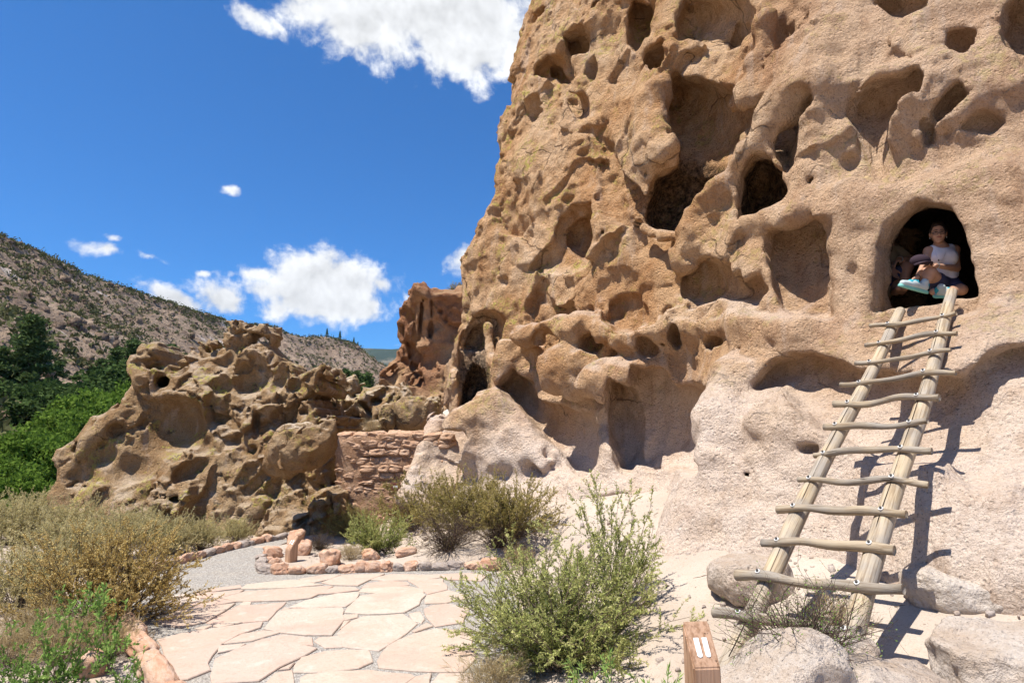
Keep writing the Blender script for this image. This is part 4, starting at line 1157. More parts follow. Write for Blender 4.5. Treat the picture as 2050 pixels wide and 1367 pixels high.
def edging(path_px, label, n, w, h, seed, grey=0.3):
    root = empty('stone_edging', tuple(np.r_[g2(*path_px[0]), 0.0]))
    tag(root, label, 'edging')
    P_ = np.array([g2(*p) for p in path_px]); s_ = np.r_[0, np.cumsum(np.linalg.norm(np.diff(P_, axis=0), axis=1))]
    g = np.random.default_rng(seed)
    cuts = np.cumsum(np.r_[0, g.uniform(0.7, 1.4, n)]); cuts = cuts / cuts[-1] * s_[-1]
    for a, b in zip(cuts[:-1], cuts[1:]):
        m = (a + b) / 2; L = (b - a) / 2
        x, y = np.interp(m, s_, P_[:, 0]), np.interp(m, s_, P_[:, 1])
        x2, y2 = np.interp(b, s_, P_[:, 0]), np.interp(b, s_, P_[:, 1])
        ang = math.atan2(y2 - y, x2 - x)
        gr = g.random() < grey
        k = g.integers(0, 7)
        hh = h * g.uniform(0.8, 1.25) * (0.85 if gr else 1)
        stone((ST_GREY if gr else ST_PINK)[k], (x - root.location[0], y - root.location[1], hh * 0.75 + max(0.0, gz(x, y))),
              (L * 1.12 + 0.01, w * g.uniform(0.8, 1.15), hh), (g.normal(0, 0.08), g.normal(0, 0.08), ang + g.normal(0, 0.1)), root)
    return root
edging([(200, 1196), (250, 1170), (300, 1148), (370, 1126), (440, 1107), (505, 1091), (560, 1080), (600, 1074)], 'low pinkish stone edging along the left side of the gravel path', 22, 0.075, 0.065, 61, 0.35)
edging([(521, 1118), (523, 1140), (535, 1150), (620, 1149), (700, 1147), (800, 1144), (900, 1141), (1000, 1139)], 'reddish porous stone edging with grey mortar bordering the planted bed', 21, 0.085, 0.072, 62, 0.38)
edging([(258, 1262), (275, 1300), (296, 1345), (325, 1400), (350, 1470)], 'thick tan stone edging at the bottom left corner of the flagstones', 5, 0.10, 0.10, 63, 0.0)

def loose(px, py, sz, label, seed, mat=None, lift=0.6, cat='stone'):
    p = on_ground(px, py)
    g = np.random.default_rng(seed)
    me = (mat or ST_PINK)[seed % 7]
    o = stone(me, (p[0], p[1], p[2] + sz[2] * lift), sz, (g.normal(0, 0.12), g.normal(0, 0.12), g.uniform(0, 6.28)), None, 'loose_stone')
    tag(o, label, cat)
loose(545, 1116, (0.15, 0.12, 0.10), 'rounded pinkish stone at the path corner left of the small stake', 1)
loose(537, 1132, (0.10, 0.10, 0.08), 'small reddish stone on top of the bed corner', 2)
loose(550, 1134, (0.09, 0.09, 0.07), 'small orange cobble next to the bed corner stones', 3)
loose(592, 1090, (0.16, 0.15, 0.16), 'orange pumice lump standing behind the small stake', 4)
loose(606, 1110, (0.13, 0.12, 0.13), 'orange porous lump right of the small stake', 5)
loose(660, 1128, (0.22, 0.12, 0.12), 'pale pitted stone lying in the planted bed', 6)
loose(740, 1118, (0.16, 0.12, 0.08), 'flat reddish stone under the green bush in the bed', 8)
loose(810, 1112, (0.18, 0.10, 0.08), 'long pink stone behind the edging under the brushwood', 9)
pb = on_ground(178, 1350)
tag(stone(ST_PINK[3], (pb[0], pb[1], pb[2] + 0.06), (0.12, 0.11, 0.11), (0.1, 0.0, 0.5), None, 'loose_stone'), 'salmon pink squared stone among green sprigs at bottom left', 'stone')

# ------------------------------------------------------------------ masonry wall
def masonry():
    Yw = 12.7
    pL, pR = at(676, 865, Yw), at(905, 865, Yw - 0.2)
    root = empty('masonry_wall', (pL[0], pL[1], 0))
    tag(root, 'restored reddish masonry wall of rough stone courses beside the cliff', 'wall')
    e = (pR - pL)[:2]; L = np.linalg.norm(e); u = e / L; ang = math.atan2(u[1], u[0])
    nrm = np.array((u[1], -u[0]))      # towards the camera
    zt = pL[2]; g = np.random.default_rng(77)
    th = 0.42
    # mud core with a lumpy face
    h = 0.05
    B = Vol((pL[0], pL[1], 0), np.array(((u[0], u[1], 0), (-nrm[0], -nrm[1], 0), (0, 0, 1.0))), (-0.1, -0.25, -0.3), (L + 0.1, th + 0.2, zt + 0.1), h)
    x, y, z = B.grids()
    f = np.maximum(np.maximum(np.abs(x - L / 2) - L / 2, np.abs(y - th / 2 + 0.02) - th / 2 - 0.02), z - (zt - 0.05))
    f = f + 0.035 * noise3(B.n, h, 0.22, 5, (1.6, 1, 0.8)) + 0.03 * (np.abs(noise3(B.n, h, 0.16, 6, (1.5, 1, 0.8))) - 0.5)
    B.f = f.astype(np.float32); B.f[0] = B.f[-1] = 0.05; B.f[:, 0] = B.f[:, -1] = 0.05; B.f[:, :, -1] = 0.05
    v, q = B.mesh()
    mesh_obj('mortar_core', v - np.array((pL[0], pL[1], 0)), q, M['mud_mortar'], root, attrs={'pale': 0 * v[:, 0], 'lichen': 0 * v[:, 0]})
    zc = zt
    row = 0
    while zc > 0.1:
        hh = g.uniform(0.12, 0.17) if row < 5 else g.uniform(0.10, 0.16)
        xx = -0.02
        while xx < L:
            ln = g.uniform(0.18, 0.36) if row < 5 else g.uniform(0.14, 0.30)
            if xx + ln > L + 0.1: break
            if g.random() < (0.96 if row < 5 else 0.78):
                cx, proud = xx + ln / 2, g.uniform(-0.02, 0.035)
                for face in ((0,) if row else (0, 1)):
                    off = (0.085 - proud) if face == 0 else 0.32
                    dz = 0.0 if face == 0 else 0.02
                    pos = u * cx - nrm * off
                    stone(ST_WALL[g.integers(0, 7)], (pos[0], pos[1], zc - hh / 2 + g.normal(0, 0.012) + dz), (ln / 2 * 1.10, 0.13, hh / 2 * g.uniform(0.98, 1.14)),
                          (g.normal(0, 0.07), g.normal(0, 0.06), ang + g.normal(0, 0.06)), root)
            xx += ln
        zc -= hh * 0.97; row += 1
masonry()

# ------------------------------------------------------------------ numbered stakes
def stake(name, c, yaw, w, ztop, zbot, zground, label, digits):
    """square post whose top is cut on a slope; c is the post's centre, the slope faces local -Y"""
    root = empty(name, (c[0], c[1], zground)); root.rotation_euler = (0, 0, yaw); tag(root, label, 'stake')
    a = w / 2; zt, zb = ztop - zground, zbot - zground
    bm = bmesh.new()
    V_ = [bm.verts.new(p) for p in ((-a, -a, -0.15), (a, -a, -0.15), (a, a, -0.15), (-a, a, -0.15), (-a, -a, zb), (a, -a, zb), (a, a, zt), (-a, a, zt))]
    for f in ((3, 2, 1, 0), (0, 1, 5, 4), (1, 2, 6, 5), (2, 3, 7, 6), (3, 0, 4, 7), (4, 5, 6, 7)): bm.faces.new([V_[i] for i in f])
    bmesh.ops.bevel(bm, geom=bm.edges[:], offset=w * 0.05, segments=2, affect='EDGES')
    me = bpy.data.meshes.new('post'); bm.to_mesh(me); bm.free(); me.materials.append(M['post'])
    o = bpy.data.objects.new('post', me); o.parent = root; col.objects.link(o)
    # the number, painted on the slope
    sl = Vector((0, w, zt - zb)); ln = sl.length; sl.normalize(); nn = Vector((0, -sl.z, sl.y))
    base = Vector((0, -a, zb))
    def plate(x0, x1, v0, v1, nm='digit'):
        bm = bmesh.new()
        k = []
        for i in range(5):
            an = math.pi * i / 4
            k.append(((x0 + x1) / 2 - math.cos(an) * (x1 - x0) / 2, v0 - math.sin(an) * (x1 - x0) * 0.35 + (x1 - x0) * 0.3))
        pts = [(x1, v1), (x0, v1)] + k
        vs = [bm.verts.new(base + Vector((x, 0, 0)) + sl * v + nn * 0.003) for x, v in pts]
        f = bm.faces.new(vs); f.normal_update()
        if f.normal.dot(nn) < 0: f.normal_flip()
        ex = bmesh.ops.extrude_face_region(bm, geom=[f])
        for e in ex['geom']:
            if isinstance(e, bmesh.types.BMVert): e.co -= nn * 0.006
        bmesh.ops.recalc_face_normals(bm, faces=bm.faces)
        me = bpy.data.meshes.new(nm); bm.to_mesh(me); bm.free(); me.materials.append(M['white_paint'])
        d = bpy.data.objects.new(nm, me); d.parent = root; col.objects.link(d)
    if digits == '11':
        for sx in (-1, 1): plate(sx * w * 0.155 - w * 0.095, sx * w * 0.155 + w * 0.095, ln * 0.22, ln * 0.62)
    else:
        for ch, sx in zip(digits, (-0.2, 0.2)):
            cu = bpy.data.curves.new('digit', 'FONT'); cu.body = ch; cu.size = w * 0.62; cu.align_x = 'CENTER'; cu.extrude = 0.003; cu.offset = 0.004
            t_ = bpy.data.objects.new('digit', cu); col.objects.link(t_)
            dg = bpy.context.evaluated_depsgraph_get(); me = bpy.data.meshes.new_from_object(t_.evaluated_get(dg))
            col.objects.unlink(t_); bpy.data.objects.remove(t_)
            me.materials.clear(); me.materials.append(M['white_paint'])
            d = bpy.data.objects.new('digit', me); d.parent = root; col.objects.link(d)
            d.matrix_local = Matrix.Translation(base + Vector((sx * w, 0, 0)) + sl * ln * 0.38 + nn * 0.002) @ Matrix((Vector((1, 0, 0)), sl, nn)).transposed().to_4x4()
c = at(1404, 1300, 2.80)
stake('numbered_stake', (c[0], 2.80), R(6), 0.112, at(1404, 1240, 2.86)[2], at(1404, 1336, 2.75)[2], gz(c[0], 2.8), 'tan wooden stake numbered 11 in the foreground beside the green bush', '11')
c = onz(583, 1118, 0.02)
stake('numbered_stake', (c[0], c[1]), R(-38), 0.125, at(583, 1072, c[1])[2], at(583, 1098, c[1])[2], 0.0, 'small tan wooden stake numbered 12 at the corner of the planted bed', '12')

# small brown marker by the masonry wall
c = at(797, 985, 11.9)
root = tag(empty('marker_post', (c[0], c[1], gz(c[0], c[1]))), 'small dark red marker post beside the cliff foot and the masonry wall', 'post')
M['marker'] = plain('marker_paint', (0.16, 0.05, 0.03), 0.6)
zt_ = c[2] - root.location[2] + 0.05
def box_part(name, lo, hi, mat, parent):
    bm = bmesh.new(); bmesh.ops.create_cube(bm, size=1.0)
    for v in bm.verts: v.co = Vector([(lo[i] + hi[i]) / 2 + v.co[i] * (hi[i] - lo[i]) for i in range(3)])
    bmesh.ops.bevel(bm, geom=bm.edges[:], offset=min(hi[i] - lo[i] for i in range(3)) * 0.12, segments=1, affect='EDGES')
    me = bpy.data.meshes.new(name); bm.to_mesh(me); bm.free(); me.materials.append(mat)
    o = bpy.data.objects.new(name, me); o.parent = parent; col.objects.link(o); return o
box_part('post', (-0.03, -0.03, -0.1), (0.03, 0.03, zt_), M['marker'], root)
box_part('plate', (-0.13, -0.06, zt_ - 0.02), (0.05, -0.035, zt_ + 0.12), M['marker'], root)
box_part('label_strip', (-0.08, -0.066, zt_ + 0.03), (0.0, -0.062, zt_ + 0.07), M['white_paint'], root)

# ------------------------------------------------------------------ ladder
def tube(pts, rads, seg=12, wob=0.0, seed=0, caps=True):
    """tapered tube along points in local coordinates -> verts, quads(list)"""
    pts = np.asarray(pts, float); n = len(pts); g = np.random.default_rng(seed)
    tg = np.gradient(pts, axis=0); tg /= np.linalg.norm(tg, axis=1, keepdims=True)
    ref = np.array((1.0, 0, 0)) if abs(tg[0][0]) < 0.8 else np.array((0, 1.0, 0))
    v = []
    ph = g.uniform(0, 6.28, 4)
    for i in range(n):
        a = np.cross(tg[i], ref); a /= np.linalg.norm(a); b = np.cross(a, tg[i])
        for k in range(seg):
            t = 2 * math.pi * k / seg
            r = rads[i] * (1 + wob * (math.sin(2 * t + ph[0] + i * 0.3) * 0.5 + math.sin(3 * t + ph[1] - i * 0.2) * 0.35))
            v.append(pts[i] + (a * math.cos(t) + b * math.sin(t)) * r)
    f = []
    for i in range(n - 1):
        for k in range(seg):
            f.append([i * seg + k, i * seg + (k + 1) % seg, (i + 1) * seg + (k + 1) % seg, (i + 1) * seg + k])
    if caps:
        f.append(list(range(seg))); f.append([(n - 1) * seg + k for k in range(seg)][::-1])
    return np.array(v), f

def frame_to(o, p, q, roll=None):
    """place o so that its local Z runs from p to q"""
    z = Vector(q - p).normalized(); x = Vector(roll if roll is not None else (1, 0, 0)); y = z.cross(x).normalized(); x = y.cross(z)
    m_ = Matrix.Translation(Vector(p)) @ Matrix((x, y, z)).transposed().to_4x4()
    o.matrix_local = m_
    return m_

def ladder():
    L0, L1 = at(1482, 1232, 4.24), at(1778, 650, 6.12)
    R0, R1 = at(1692, 1262, 3.76), at(1887, 632, 5.72)
    org = (L0 + R0) / 2; org = np.array((org[0], org[1], org[2] - 0.1))
    root = tag(empty('ladder', tuple(org)), 'weathered log ladder leaning up to the cave dwelling doorway', 'ladder')
    up = ((L1 + R1) - (L0 + R0)); up /= np.linalg.norm(up)
    uu_ = R0 - L0; uu_ /= np.linalg.norm(uu_)
    nn = np.cross(uu_, up); nn /= np.linalg.norm(nn)
    if nn[1] > 0: nn = -nn
    L0, L1, R0, R1 = L0 - nn * 0.085, L1 - nn * 0.065, R0 - nn * 0.085, R1 - nn * 0.065     # rungs lie on the front of the rails
    def ext(a, b, t): return a + (b - a) * t
    rail_pts = {}
    for nm, a, b, t0, t1, r0, r1, sd in (('l', L0, L1, -0.11, 1.115, 0.064, 0.050, 1), ('r', R0, R1, -0.09, 1.165, 0.066, 0.049, 2)):
        p, q = ext(a, b, t0), ext(a, b, t1); Ln = np.linalg.norm(q - p); n = 26
        z = np.linspace(0, Ln, n); g = np.random.default_rng(sd)
        pts = np.stack([0.012 * np.sin(z * 2.1 + sd), 0.010 * np.sin(z * 1.5 + 2 * sd), z], 1)
        rad = np.interp(z, [0, Ln], [r0, r1]) * (1 + 0.03 * np.sin(z * 5 + sd)); rad[-1] *= 0.72; rad[-2] *= 0.95
        pts[-2, 2] = Ln - 0.02
        v, f = tube(pts, rad, 18, 0.025, sd)
        o = mesh_obj('rail', v, f, M['rail_wood'], root)
        mm = frame_to(o, p - org, q - org, tuple(uu_))
        # a long drying split down the face of the pole
        loc_n = np.array(mm.to_3x3().transposed() @ Vector(nn))
        th0 = math.atan2(loc_n[1], loc_n[0]) + (0.25 if nm == 'l' else -0.1)
        zs = np.linspace(0.12, Ln * 0.93, 60); cv, cf = [], []
        for i, zq in enumerate(zs):
            rr = np.interp(zq, z, rad); cx, cy = np.interp(zq, z, pts[:, 0]), np.interp(zq, z, pts[:, 1])
            tt = th0 + 0.10 * math.sin(zq * 1.7) + 0.03 * math.sin(zq * 9)
            wd = (0.035 + 0.02 * math.sin(zq * 6.0)) * (1 if math.sin(zq * 2.9 + sd) > -0.75 else 0.1)
            for dt in (-wd, wd): cv.append((cx + math.cos(tt + dt) * (rr * 1.02 + 0.001), cy + math.sin(tt + dt) * (rr * 1.02 + 0.001), zq))
            if i: cf.append([2 * i - 2, 2 * i - 1, 2 * i + 1, 2 * i])
        mesh_obj('split', cv, cf, M['crack'], o)
    exl = [0.19, 0.17, 0.05, 0.05, 0.09, 0.08, 0.10, 0.12, 0.17, 0.13, 0.13, 0.17]
    exr = [0.08, 0.24, 0.13, 0.14, 0.20, 0.19, 0.12, 0.15, 0.22, 0.15, 0.15, 0.11]
    exl[2] = 0.12; exl[3] = 0.13
    for i in range(12):
        t = i / 11.0; a, b = ext(L0, L1, t), ext(R0, R1, t)
        g = np.random.default_rng(40 + i)
        rr = 0.065 * (1 - t) + 0.050 * t
        rad = (0.028 if i < 4 else 0.023 if i < 8 else 0.020) * g.uniform(0.95, 1.1)
        d = b - a; Ln = np.linalg.norm(d); d /= Ln
        off = nn * (rr + rad * 0.55)
        p, q = a + off - d * exl[i], b + off + d * exr[i]
        LL = np.linalg.norm(q - p); n = 22; z = np.linspace(0, LL, n)
        amp = 0.007 if i < 4 else 0.012
        bend = amp * np.sin(z / LL * math.pi * g.uniform(1.4, 2.6) + g.uniform(0, 6)) + 0.006 * np.sin(z * 14 + g.uniform(0, 6))
        # keep it seated on the rails where it is bolted
        pts = np.stack([0.5 * bend, bend, z], 1)
        rd = rad * (1 + 0.10 * np.sin(z * 9 + i) + 0.06 * np.sin(z * 23 + 2 * i)) * np.interp(z, [0, LL], [g.uniform(0.9, 1.15), g.uniform(0.9, 1.15)])
        if i == 4: pts[-6:, 1] -= np.linspace(0, 0.06, 6)
        v, f = tube(pts, rd, 12, 0.05, 60 + i)
        o = mesh_obj('rung', v, f, M['rung_wood'], root)
        mm = frame_to(o, p - org, q - org, tuple(up))
        for zq in (exl[i], exl[i] + Ln):
            c = np.array((np.interp(zq, z, pts[:, 0]), np.interp(zq, z, pts[:, 1]), zq))
            nl = np.array(mm.to_3x3().transposed() @ Vector(nn)); nl /= np.linalg.norm(nl)
            r_ = np.interp(zq, z, rd)
            for nm_, ra, h0, h1, mt in (('washer', 0.017, r_ * 0.7, r_ + 0.004, M['washer']), ('bolt', 0.0085, r_ * 0.8, r_ + 0.014, M['bolt'])):
                vv_, ff_ = tube([c + nl * h0, c + nl * h1], [ra, ra], 8)
                mesh_obj(nm_, vv_, ff_, mt, o, smooth=False)
M['crack'] = plain('wood_split', (0.035, 0.025, 0.018), 1.0, 0.0)
ladder()
# ------------------------------------------------------------------ two visitors resting in the doorway
def cl2w(l): return A0 + np.asarray(l) @ CL_AX
sill_w = cl2w(np.array((cdoor[0], cdoor[1] - 0.15, SILL[2])))
YW = float(sill_w[1]) + 0.20           # depth of the seated woman
print('sill', sill_w, proj(sill_w), 'depth', YW)
M['skin'] = plain('skin', (0.42, 0.24, 0.16), 0.55, 0.3)
M['skin_dark'] = plain('tanned_skin', (0.34, 0.18, 0.115), 0.55, 0.3)
M['tank'] = plain('white_knit', (0.72, 0.72, 0.78), 0.9, 0.1)
M['navy'] = plain('navy_shorts', (0.05, 0.05, 0.09), 0.9, 0.1)
M['hair'] = plain('dark_hair', (0.02, 0.014, 0.011), 0.5, 0.4)
M['black'] = plain('black_plastic', (0.012, 0.012, 0.012), 0.35, 0.5)
M['cap'] = plain('plum_cap_cloth', (0.040, 0.026, 0.034), 0.9, 0.1)
M['shoe_teal'] = plain('teal_mesh', (0.04, 0.33, 0.42), 0.7, 0.2)
M['shoe_pale'] = plain('pale_trim', (0.45, 0.52, 0.52), 0.7, 0.2)
M['sole_green'] = plain('mint_sole', (0.20, 0.50, 0.44), 0.6, 0.2)
M['sock'] = plain('lilac_sock', (0.42, 0.38, 0.62), 0.95, 0.1)
M['khaki'] = plain('khaki_cloth', (0.22, 0.16, 0.10), 0.95, 0.1)
M['silver'] = plain('silver', (0.65, 0.65, 0.65), 0.3, 0.6, 0.8)
M['lips'] = plain('lips', (0.30, 0.10, 0.08), 0.5, 0.3)
M['eye'] = plain('eye', (0.03, 0.02, 0.015), 0.2, 0.6)

def body_vol(lo, hi, h=0.0065): return Vol((0, 0, 0), np.eye(3), lo, hi, h)
def sculpt(parts, h=0.0065, k=0.02, pad=0.06):
    """parts: list of (p, q, r0, r1) tapered limbs in world space -> one continuous skin"""
    pts = np.array([p for s in parts for p in s[:2]]); rr = max(max(s[2], s[3]) for s in parts)
    B = body_vol(pts.min(0) - rr - pad, pts.max(0) + rr + pad, h)
    for s in parts: B.cone(s[0], s[1], s[2], s[3], s[4] if len(s) > 4 else k)
    return B
def W_(px, py, dy=0.0): return at(px, py, YW + dy)
MPX = YW / FPX                           # metres per photograph pixel at that depth

def hand(wrist, dirn, palm_n, side, curl=0.5, s=1.0):
    """palm, four unequal bent fingers and a thumb as limb segments"""
    d = np.asarray(dirn, float); d /= np.linalg.norm(d); n_ = np.asarray(palm_n, float); n_ -= d * (n_ @ d); n_ /= np.linalg.norm(n_); w = np.cross(d, n_) * side
    L = []
    k0 = wrist + d * 0.075 * s
    for i, (o, ln) in enumerate(((-0.028, 0.070), (-0.010, 0.080), (0.009, 0.074), (0.026, 0.058))):
        b = k0 + w * o * s
        L.append((wrist + w * o * 0.5 * s, b, 0.016 * s, 0.0125 * s, 0.012))
        a1 = curl * 0.6; a2 = curl * 1.5
        m = b + (d * math.cos(a1) + n_ * math.sin(a1)) * ln * 0.52 * s
        e = m + (d * math.cos(a2) + n_ * math.sin(a2)) * ln * 0.48 * s
        L.append((b, m, 0.0095 * s, 0.0085 * s, 0.004)); L.append((m, e, 0.0085 * s, 0.007 * s, 0.004))
    tb = wrist + d * 0.025 * s - w * 0.024 * s
    tm = tb + (d * 0.6 - w * 0.65 + n_ * 0.35) * 0.040 * s; te = tm + (d * 0.85 - w * 0.2 + n_ * 0.4) * 0.034 * s
    L.append((tb, tm, 0.013 * s, 0.0105 * s, 0.008)); L.append((tm, te, 0.0105 * s, 0.008 * s, 0.004))
    return L

def ellmesh(c, r, axes=np.eye(3), seg=14, rings=10):
    v, f = [], []
    for i in range(rings + 1):
        th = math.pi * i / rings
        for j in range(seg):
            ph = 2 * math.pi * j / seg
            v.append(c + (np.array((math.sin(th) * math.cos(ph), math.sin(th) * math.sin(ph), math.cos(th))) * r) @ axes)
    for i in range(rings):
        for j in range(seg):
            f.append([i * seg + j, i * seg + (j + 1) % seg, (i + 1) * seg + (j + 1) % seg, (i + 1) * seg + j])
    return v, f

def woman():
    seat = W_(1893, 590, 0.10)
    root = tag(empty('person', tuple(seat)), 'person in white sleeveless top and glasses sitting in cave doorway holding a cap', 'person')
    o0 = np.array(root.location)
    head = W_(1878, 467, 0.02); chin = W_(1876, 484, -0.02)
    neck0, neck1 = W_(1882, 497, 0.08), W_(1879, 481, 0.05)
    shl, shr = W_(1859, 503, 0.06), W_(1911, 500, 0.09)
    chest, waist, hip = W_(1886, 516, 0.09), W_(1891, 545, 0.12), W_(1894, 572, 0.13)
    knee, ank = W_(1862, 545, -0.10), W_(1849, 572, -0.08)
    hipR = W_(1884, 574, 0.08); hipL = W_(1902, 576, 0.10)
    parts = [(neck0, neck1, 0.048, 0.043, 0.02), (shl, neck0, 0.046, 0.050, 0.04), (shr, neck0, 0.048, 0.050, 0.04), (chest, neck0, 0.095, 0.055, 0.05),
             (chest, waist, 0.108, 0.095, 0.05), (W_(1874, 516, 0.05), W_(1896, 516, 0.06), 0.062, 0.062, 0.06), (waist, hip, 0.098, 0.115, 0.05), (hipR, hipL, 0.095, 0.095, 0.05),
             (hipR, knee, 0.082, 0.058, 0.03), (knee, W_(1856, 556, -0.09), 0.054, 0.055, 0.02), (W_(1856, 556, -0.09), ank, 0.053, 0.034, 0.02)]
    # other leg folded flat on the floor
    kn2, an2 = W_(1925, 580, -0.06), W_(1868, 584, -0.02)
    parts += [(hipL, kn2, 0.080, 0.055, 0.03), (kn2, an2, 0.052, 0.034, 0.02)]
    # her left arm lies across the raised knee and holds the cap
    el, wr = W_(1915, 537, 0.03), W_(1874, 532, -0.13)
    parts += [(shr, el, 0.045, 0.036, 0.03), (el, wr, 0.036, 0.023, 0.015)]
    parts += hand(wr, W_(1852, 528, -0.15) - wr, np.array((0, 0.1, -1.0)), -1, 0.5, 0.95)
    # her right arm reaches down inside the knee to the ankle
    el2, wr2 = W_(1851, 527, -0.01), W_(1836, 556, -0.10)
    parts += [(shl, el2, 0.042, 0.034, 0.03), (el2, wr2, 0.034, 0.022, 0.015)]
    parts += hand(wr2, W_(1822, 565, -0.12) - wr2, np.array((0.3, -0.5, -0.6)), 1, 0.4, 0.95)
    B = sculpt(parts, 0.0065)
    fx = np.array((-0.46, -0.86, -0.10)); fx /= np.linalg.norm(fx)          # where the face looks
    rt = np.cross(fx, (0.06, 0, 1.0)); rt /= np.linalg.norm(rt); up = np.cross(rt, fx)
    # head: cranium, face, jaw, nose, ears, brow, cheeks
    B.ell(head - fx * 0.012 + up * 0.012, (rt, fx, up), (0.070, 0.088, 0.092), 0.02, True)
    B.ell(head + fx * 0.026 - up * 0.034, (rt, fx, up), (0.055, 0.058, 0.072), 0.03, True)
    B.ell(head + fx * 0.050 - up * 0.088, (rt, fx, up), (0.026, 0.024, 0.022), 0.025, True)
    B.cone(head + fx * 0.080 + up * 0.006, head + fx * 0.098 - up * 0.030, 0.007, 0.013, 0.012)
    for s in (-1, 1):
        B.ell(head + rt * s * 0.072 - up * 0.008 - fx * 0.008, (rt, fx, up), (0.009, 0.018, 0.030), 0.006, True)
        B.ell(head + rt * s * 0.028 + fx * 0.082 + up * 0.004, (rt, fx, up), (0.017, 0.012, 0.010), 0.012, False)
        B.ell(head + rt * s * 0.034 + fx * 0.060 - up * 0.034, (rt, fx, up), (0.020, 0.020, 0.020), 0.02, True)
    v, q = B.mesh()
    mesh_obj('body', v - o0, q, M['skin'], root)
    # face details
    for s in (-1, 1):
        vv, ff = ellmesh(head + rt * s * 0.028 + fx * 0.074 + up * 0.003 - o0, np.array((0.010, 0.008, 0.0065)), np.array((rt, fx, up)))
        mesh_obj('eye', vv, ff, M['eye'], root)
        pts = [head + rt * s * a + fx * (0.088 - 0.35 * a) + up * (0.022 - (a - 0.028) ** 2 * 12) - o0 for a in np.linspace(0.012, 0.048, 5)]
        vv, ff = tube(pts, [0.0035] * 5, 6); mesh_obj('eyebrow', vv, ff, M['hair'], root)
    pts = [head + rt * a + fx * (0.094 - 14 * a * a) - up * (0.056 - 4 * a * a) - o0 for a in np.linspace(-0.024, 0.024, 7)]
    vv, ff = tube(pts, [0.003, 0.0052, 0.0062, 0.006, 0.0062, 0.0052, 0.003], 8); mesh_obj('mouth', vv, ff, M['lips'], root)
    # glasses sit low on the nose
    for s in (-1, 1):
        pts = [head + rt * (s * 0.030 + 0.024 * math.cos(t)) + fx * (0.104 - 0.010 * abs(math.cos(t))) + up * (-0.014 + 0.014 * math.sin(t)) - o0 for t in np.linspace(0, 2 * math.pi, 17)]
        vv, ff = tube(pts, [0.0026] * 17, 6); gl = mesh_obj('glasses_rim', vv, ff, M['black'], root)
        vv, ff = tube([head + rt * s * 0.054 + fx * 0.094 - up * 0.010 - o0, head + rt * s * 0.072 - fx * 0.0 + up * 0.006 - o0], [0.0024, 0.0024], 6)
        mesh_obj('glasses_arm', vv, ff, M['black'], root)
        vv, ff = tube([head + rt * s * 0.074 - up * 0.04 - o0, head + rt * s * 0.074 - up * 0.055 - o0], [0.004, 0.004], 8); mesh_obj('earring', vv, ff, M['silver'], root)
    vv, ff = tube([head - rt * 0.007 + fx * 0.106 - up * 0.012 - o0, head + rt * 0.007 + fx * 0.106 - up * 0.012 - o0], [0.0028, 0.0028], 6); mesh_obj('glasses_bridge', vv, ff, M['black'], root)
    # hair pulled back
    Hh = body_vol(head - 0.16, head + 0.16, 0.008)
    Hh.ell(head - fx * 0.020 + up * 0.018, (rt, fx, up), (0.080, 0.098, 0.100), 0.01, True)
    Hh.ell(head - fx * 0.09 - up * 0.02, (rt, fx, up), (0.05, 0.05, 0.06), 0.03, True)
    Hh.ell(head + fx * 0.085 - up * 0.030, (rt, fx, up), (0.064, 0.090, 0.098), 0.01, False)
    Hh.f += 0.006 * noise3(Hh.n, 0.008, 0.03, 4)
    v, q = Hh.mesh(); mesh_obj('hair', v - o0, q, M['hair'], root)
    # sleeveless top: a shell a little outside the trunk, cut at neck, arms and waist
    tp = [(chest, waist, 0.118, 0.106, 0.05), (W_(1874, 516, 0.05), W_(1896, 516, 0.06), 0.072, 0.072, 0.06), (waist, W_(1893, 562, 0.13), 0.108, 0.118, 0.05), (chest, W_(1882, 503, 0.08), 0.105, 0.075, 0.05),
          (W_(1868, 501, 0.06), W_(1872, 514, 0.04), 0.054, 0.07, 0.04), (W_(1901, 499, 0.08), W_(1898, 514, 0.05), 0.056, 0.07, 0.04)]
    T = sculpt(tp, 0.0075)
    T.ell(neck1 - np.array((0, 0.03, 0.02)), np.eye(3), (0.072, 0.10, 0.085), 0.01, False)
    T.f += 0.004 * noise3(T.n, 0.0075, 0.05, 9)
    v, q = T.mesh(); mesh_obj('tank_top', v - o0, q, M['tank'], root)
    sp = [(W_(1893, 562, 0.13), hip, 0.120, 0.130, 0.04), (hipR, hipR + (knee - hipR) * 0.42, 0.104, 0.092, 0.03), (hipL, hipL + (kn2 - hipL) * 0.5, 0.102, 0.088, 0.03)]
    S = sculpt(sp, 0.009); v, q = S.mesh(); mesh_obj('shorts', v - o0, q, M['navy'], root)
    # necklace with a dark pendant
    pts = [W_(1873 + 10 * (1 - math.cos(t)) * 1.0, 500 + 20 * math.sin(t) ** 1.0, -0.055 - 0.035 * math.sin(t)) - o0 for t in np.linspace(0.1, math.pi - 0.1, 11)]
    vv, ff = tube(pts, [0.0022] * 11, 6); nk = mesh_obj('necklace', vv, ff, M['silver'], root)
    vv, ff = ellmesh(W_(1879, 521, -0.095) - o0, np.array((0.008, 0.005, 0.011))); mesh_obj('pendant', vv, ff, M['black'], nk)
    # bracelet watch
    d = wr - el; d /= np.linalg.norm(d); c = wr - d * 0.01
    vv, ff = tube([c - d * 0.012 - o0, c + d * 0.012 - o0], [0.0285, 0.0285], 12); mesh_obj('watch', vv, ff, M['silver'], root)
    d = wr2 - el2; d /= np.linalg.norm(d); c = wr2 - d * 0.01
    vv, ff = tube([c - d * 0.008 - o0, c + d * 0.008 - o0], [0.027, 0.027], 12); mesh_obj('bracelet', vv, ff, M['black'], root)
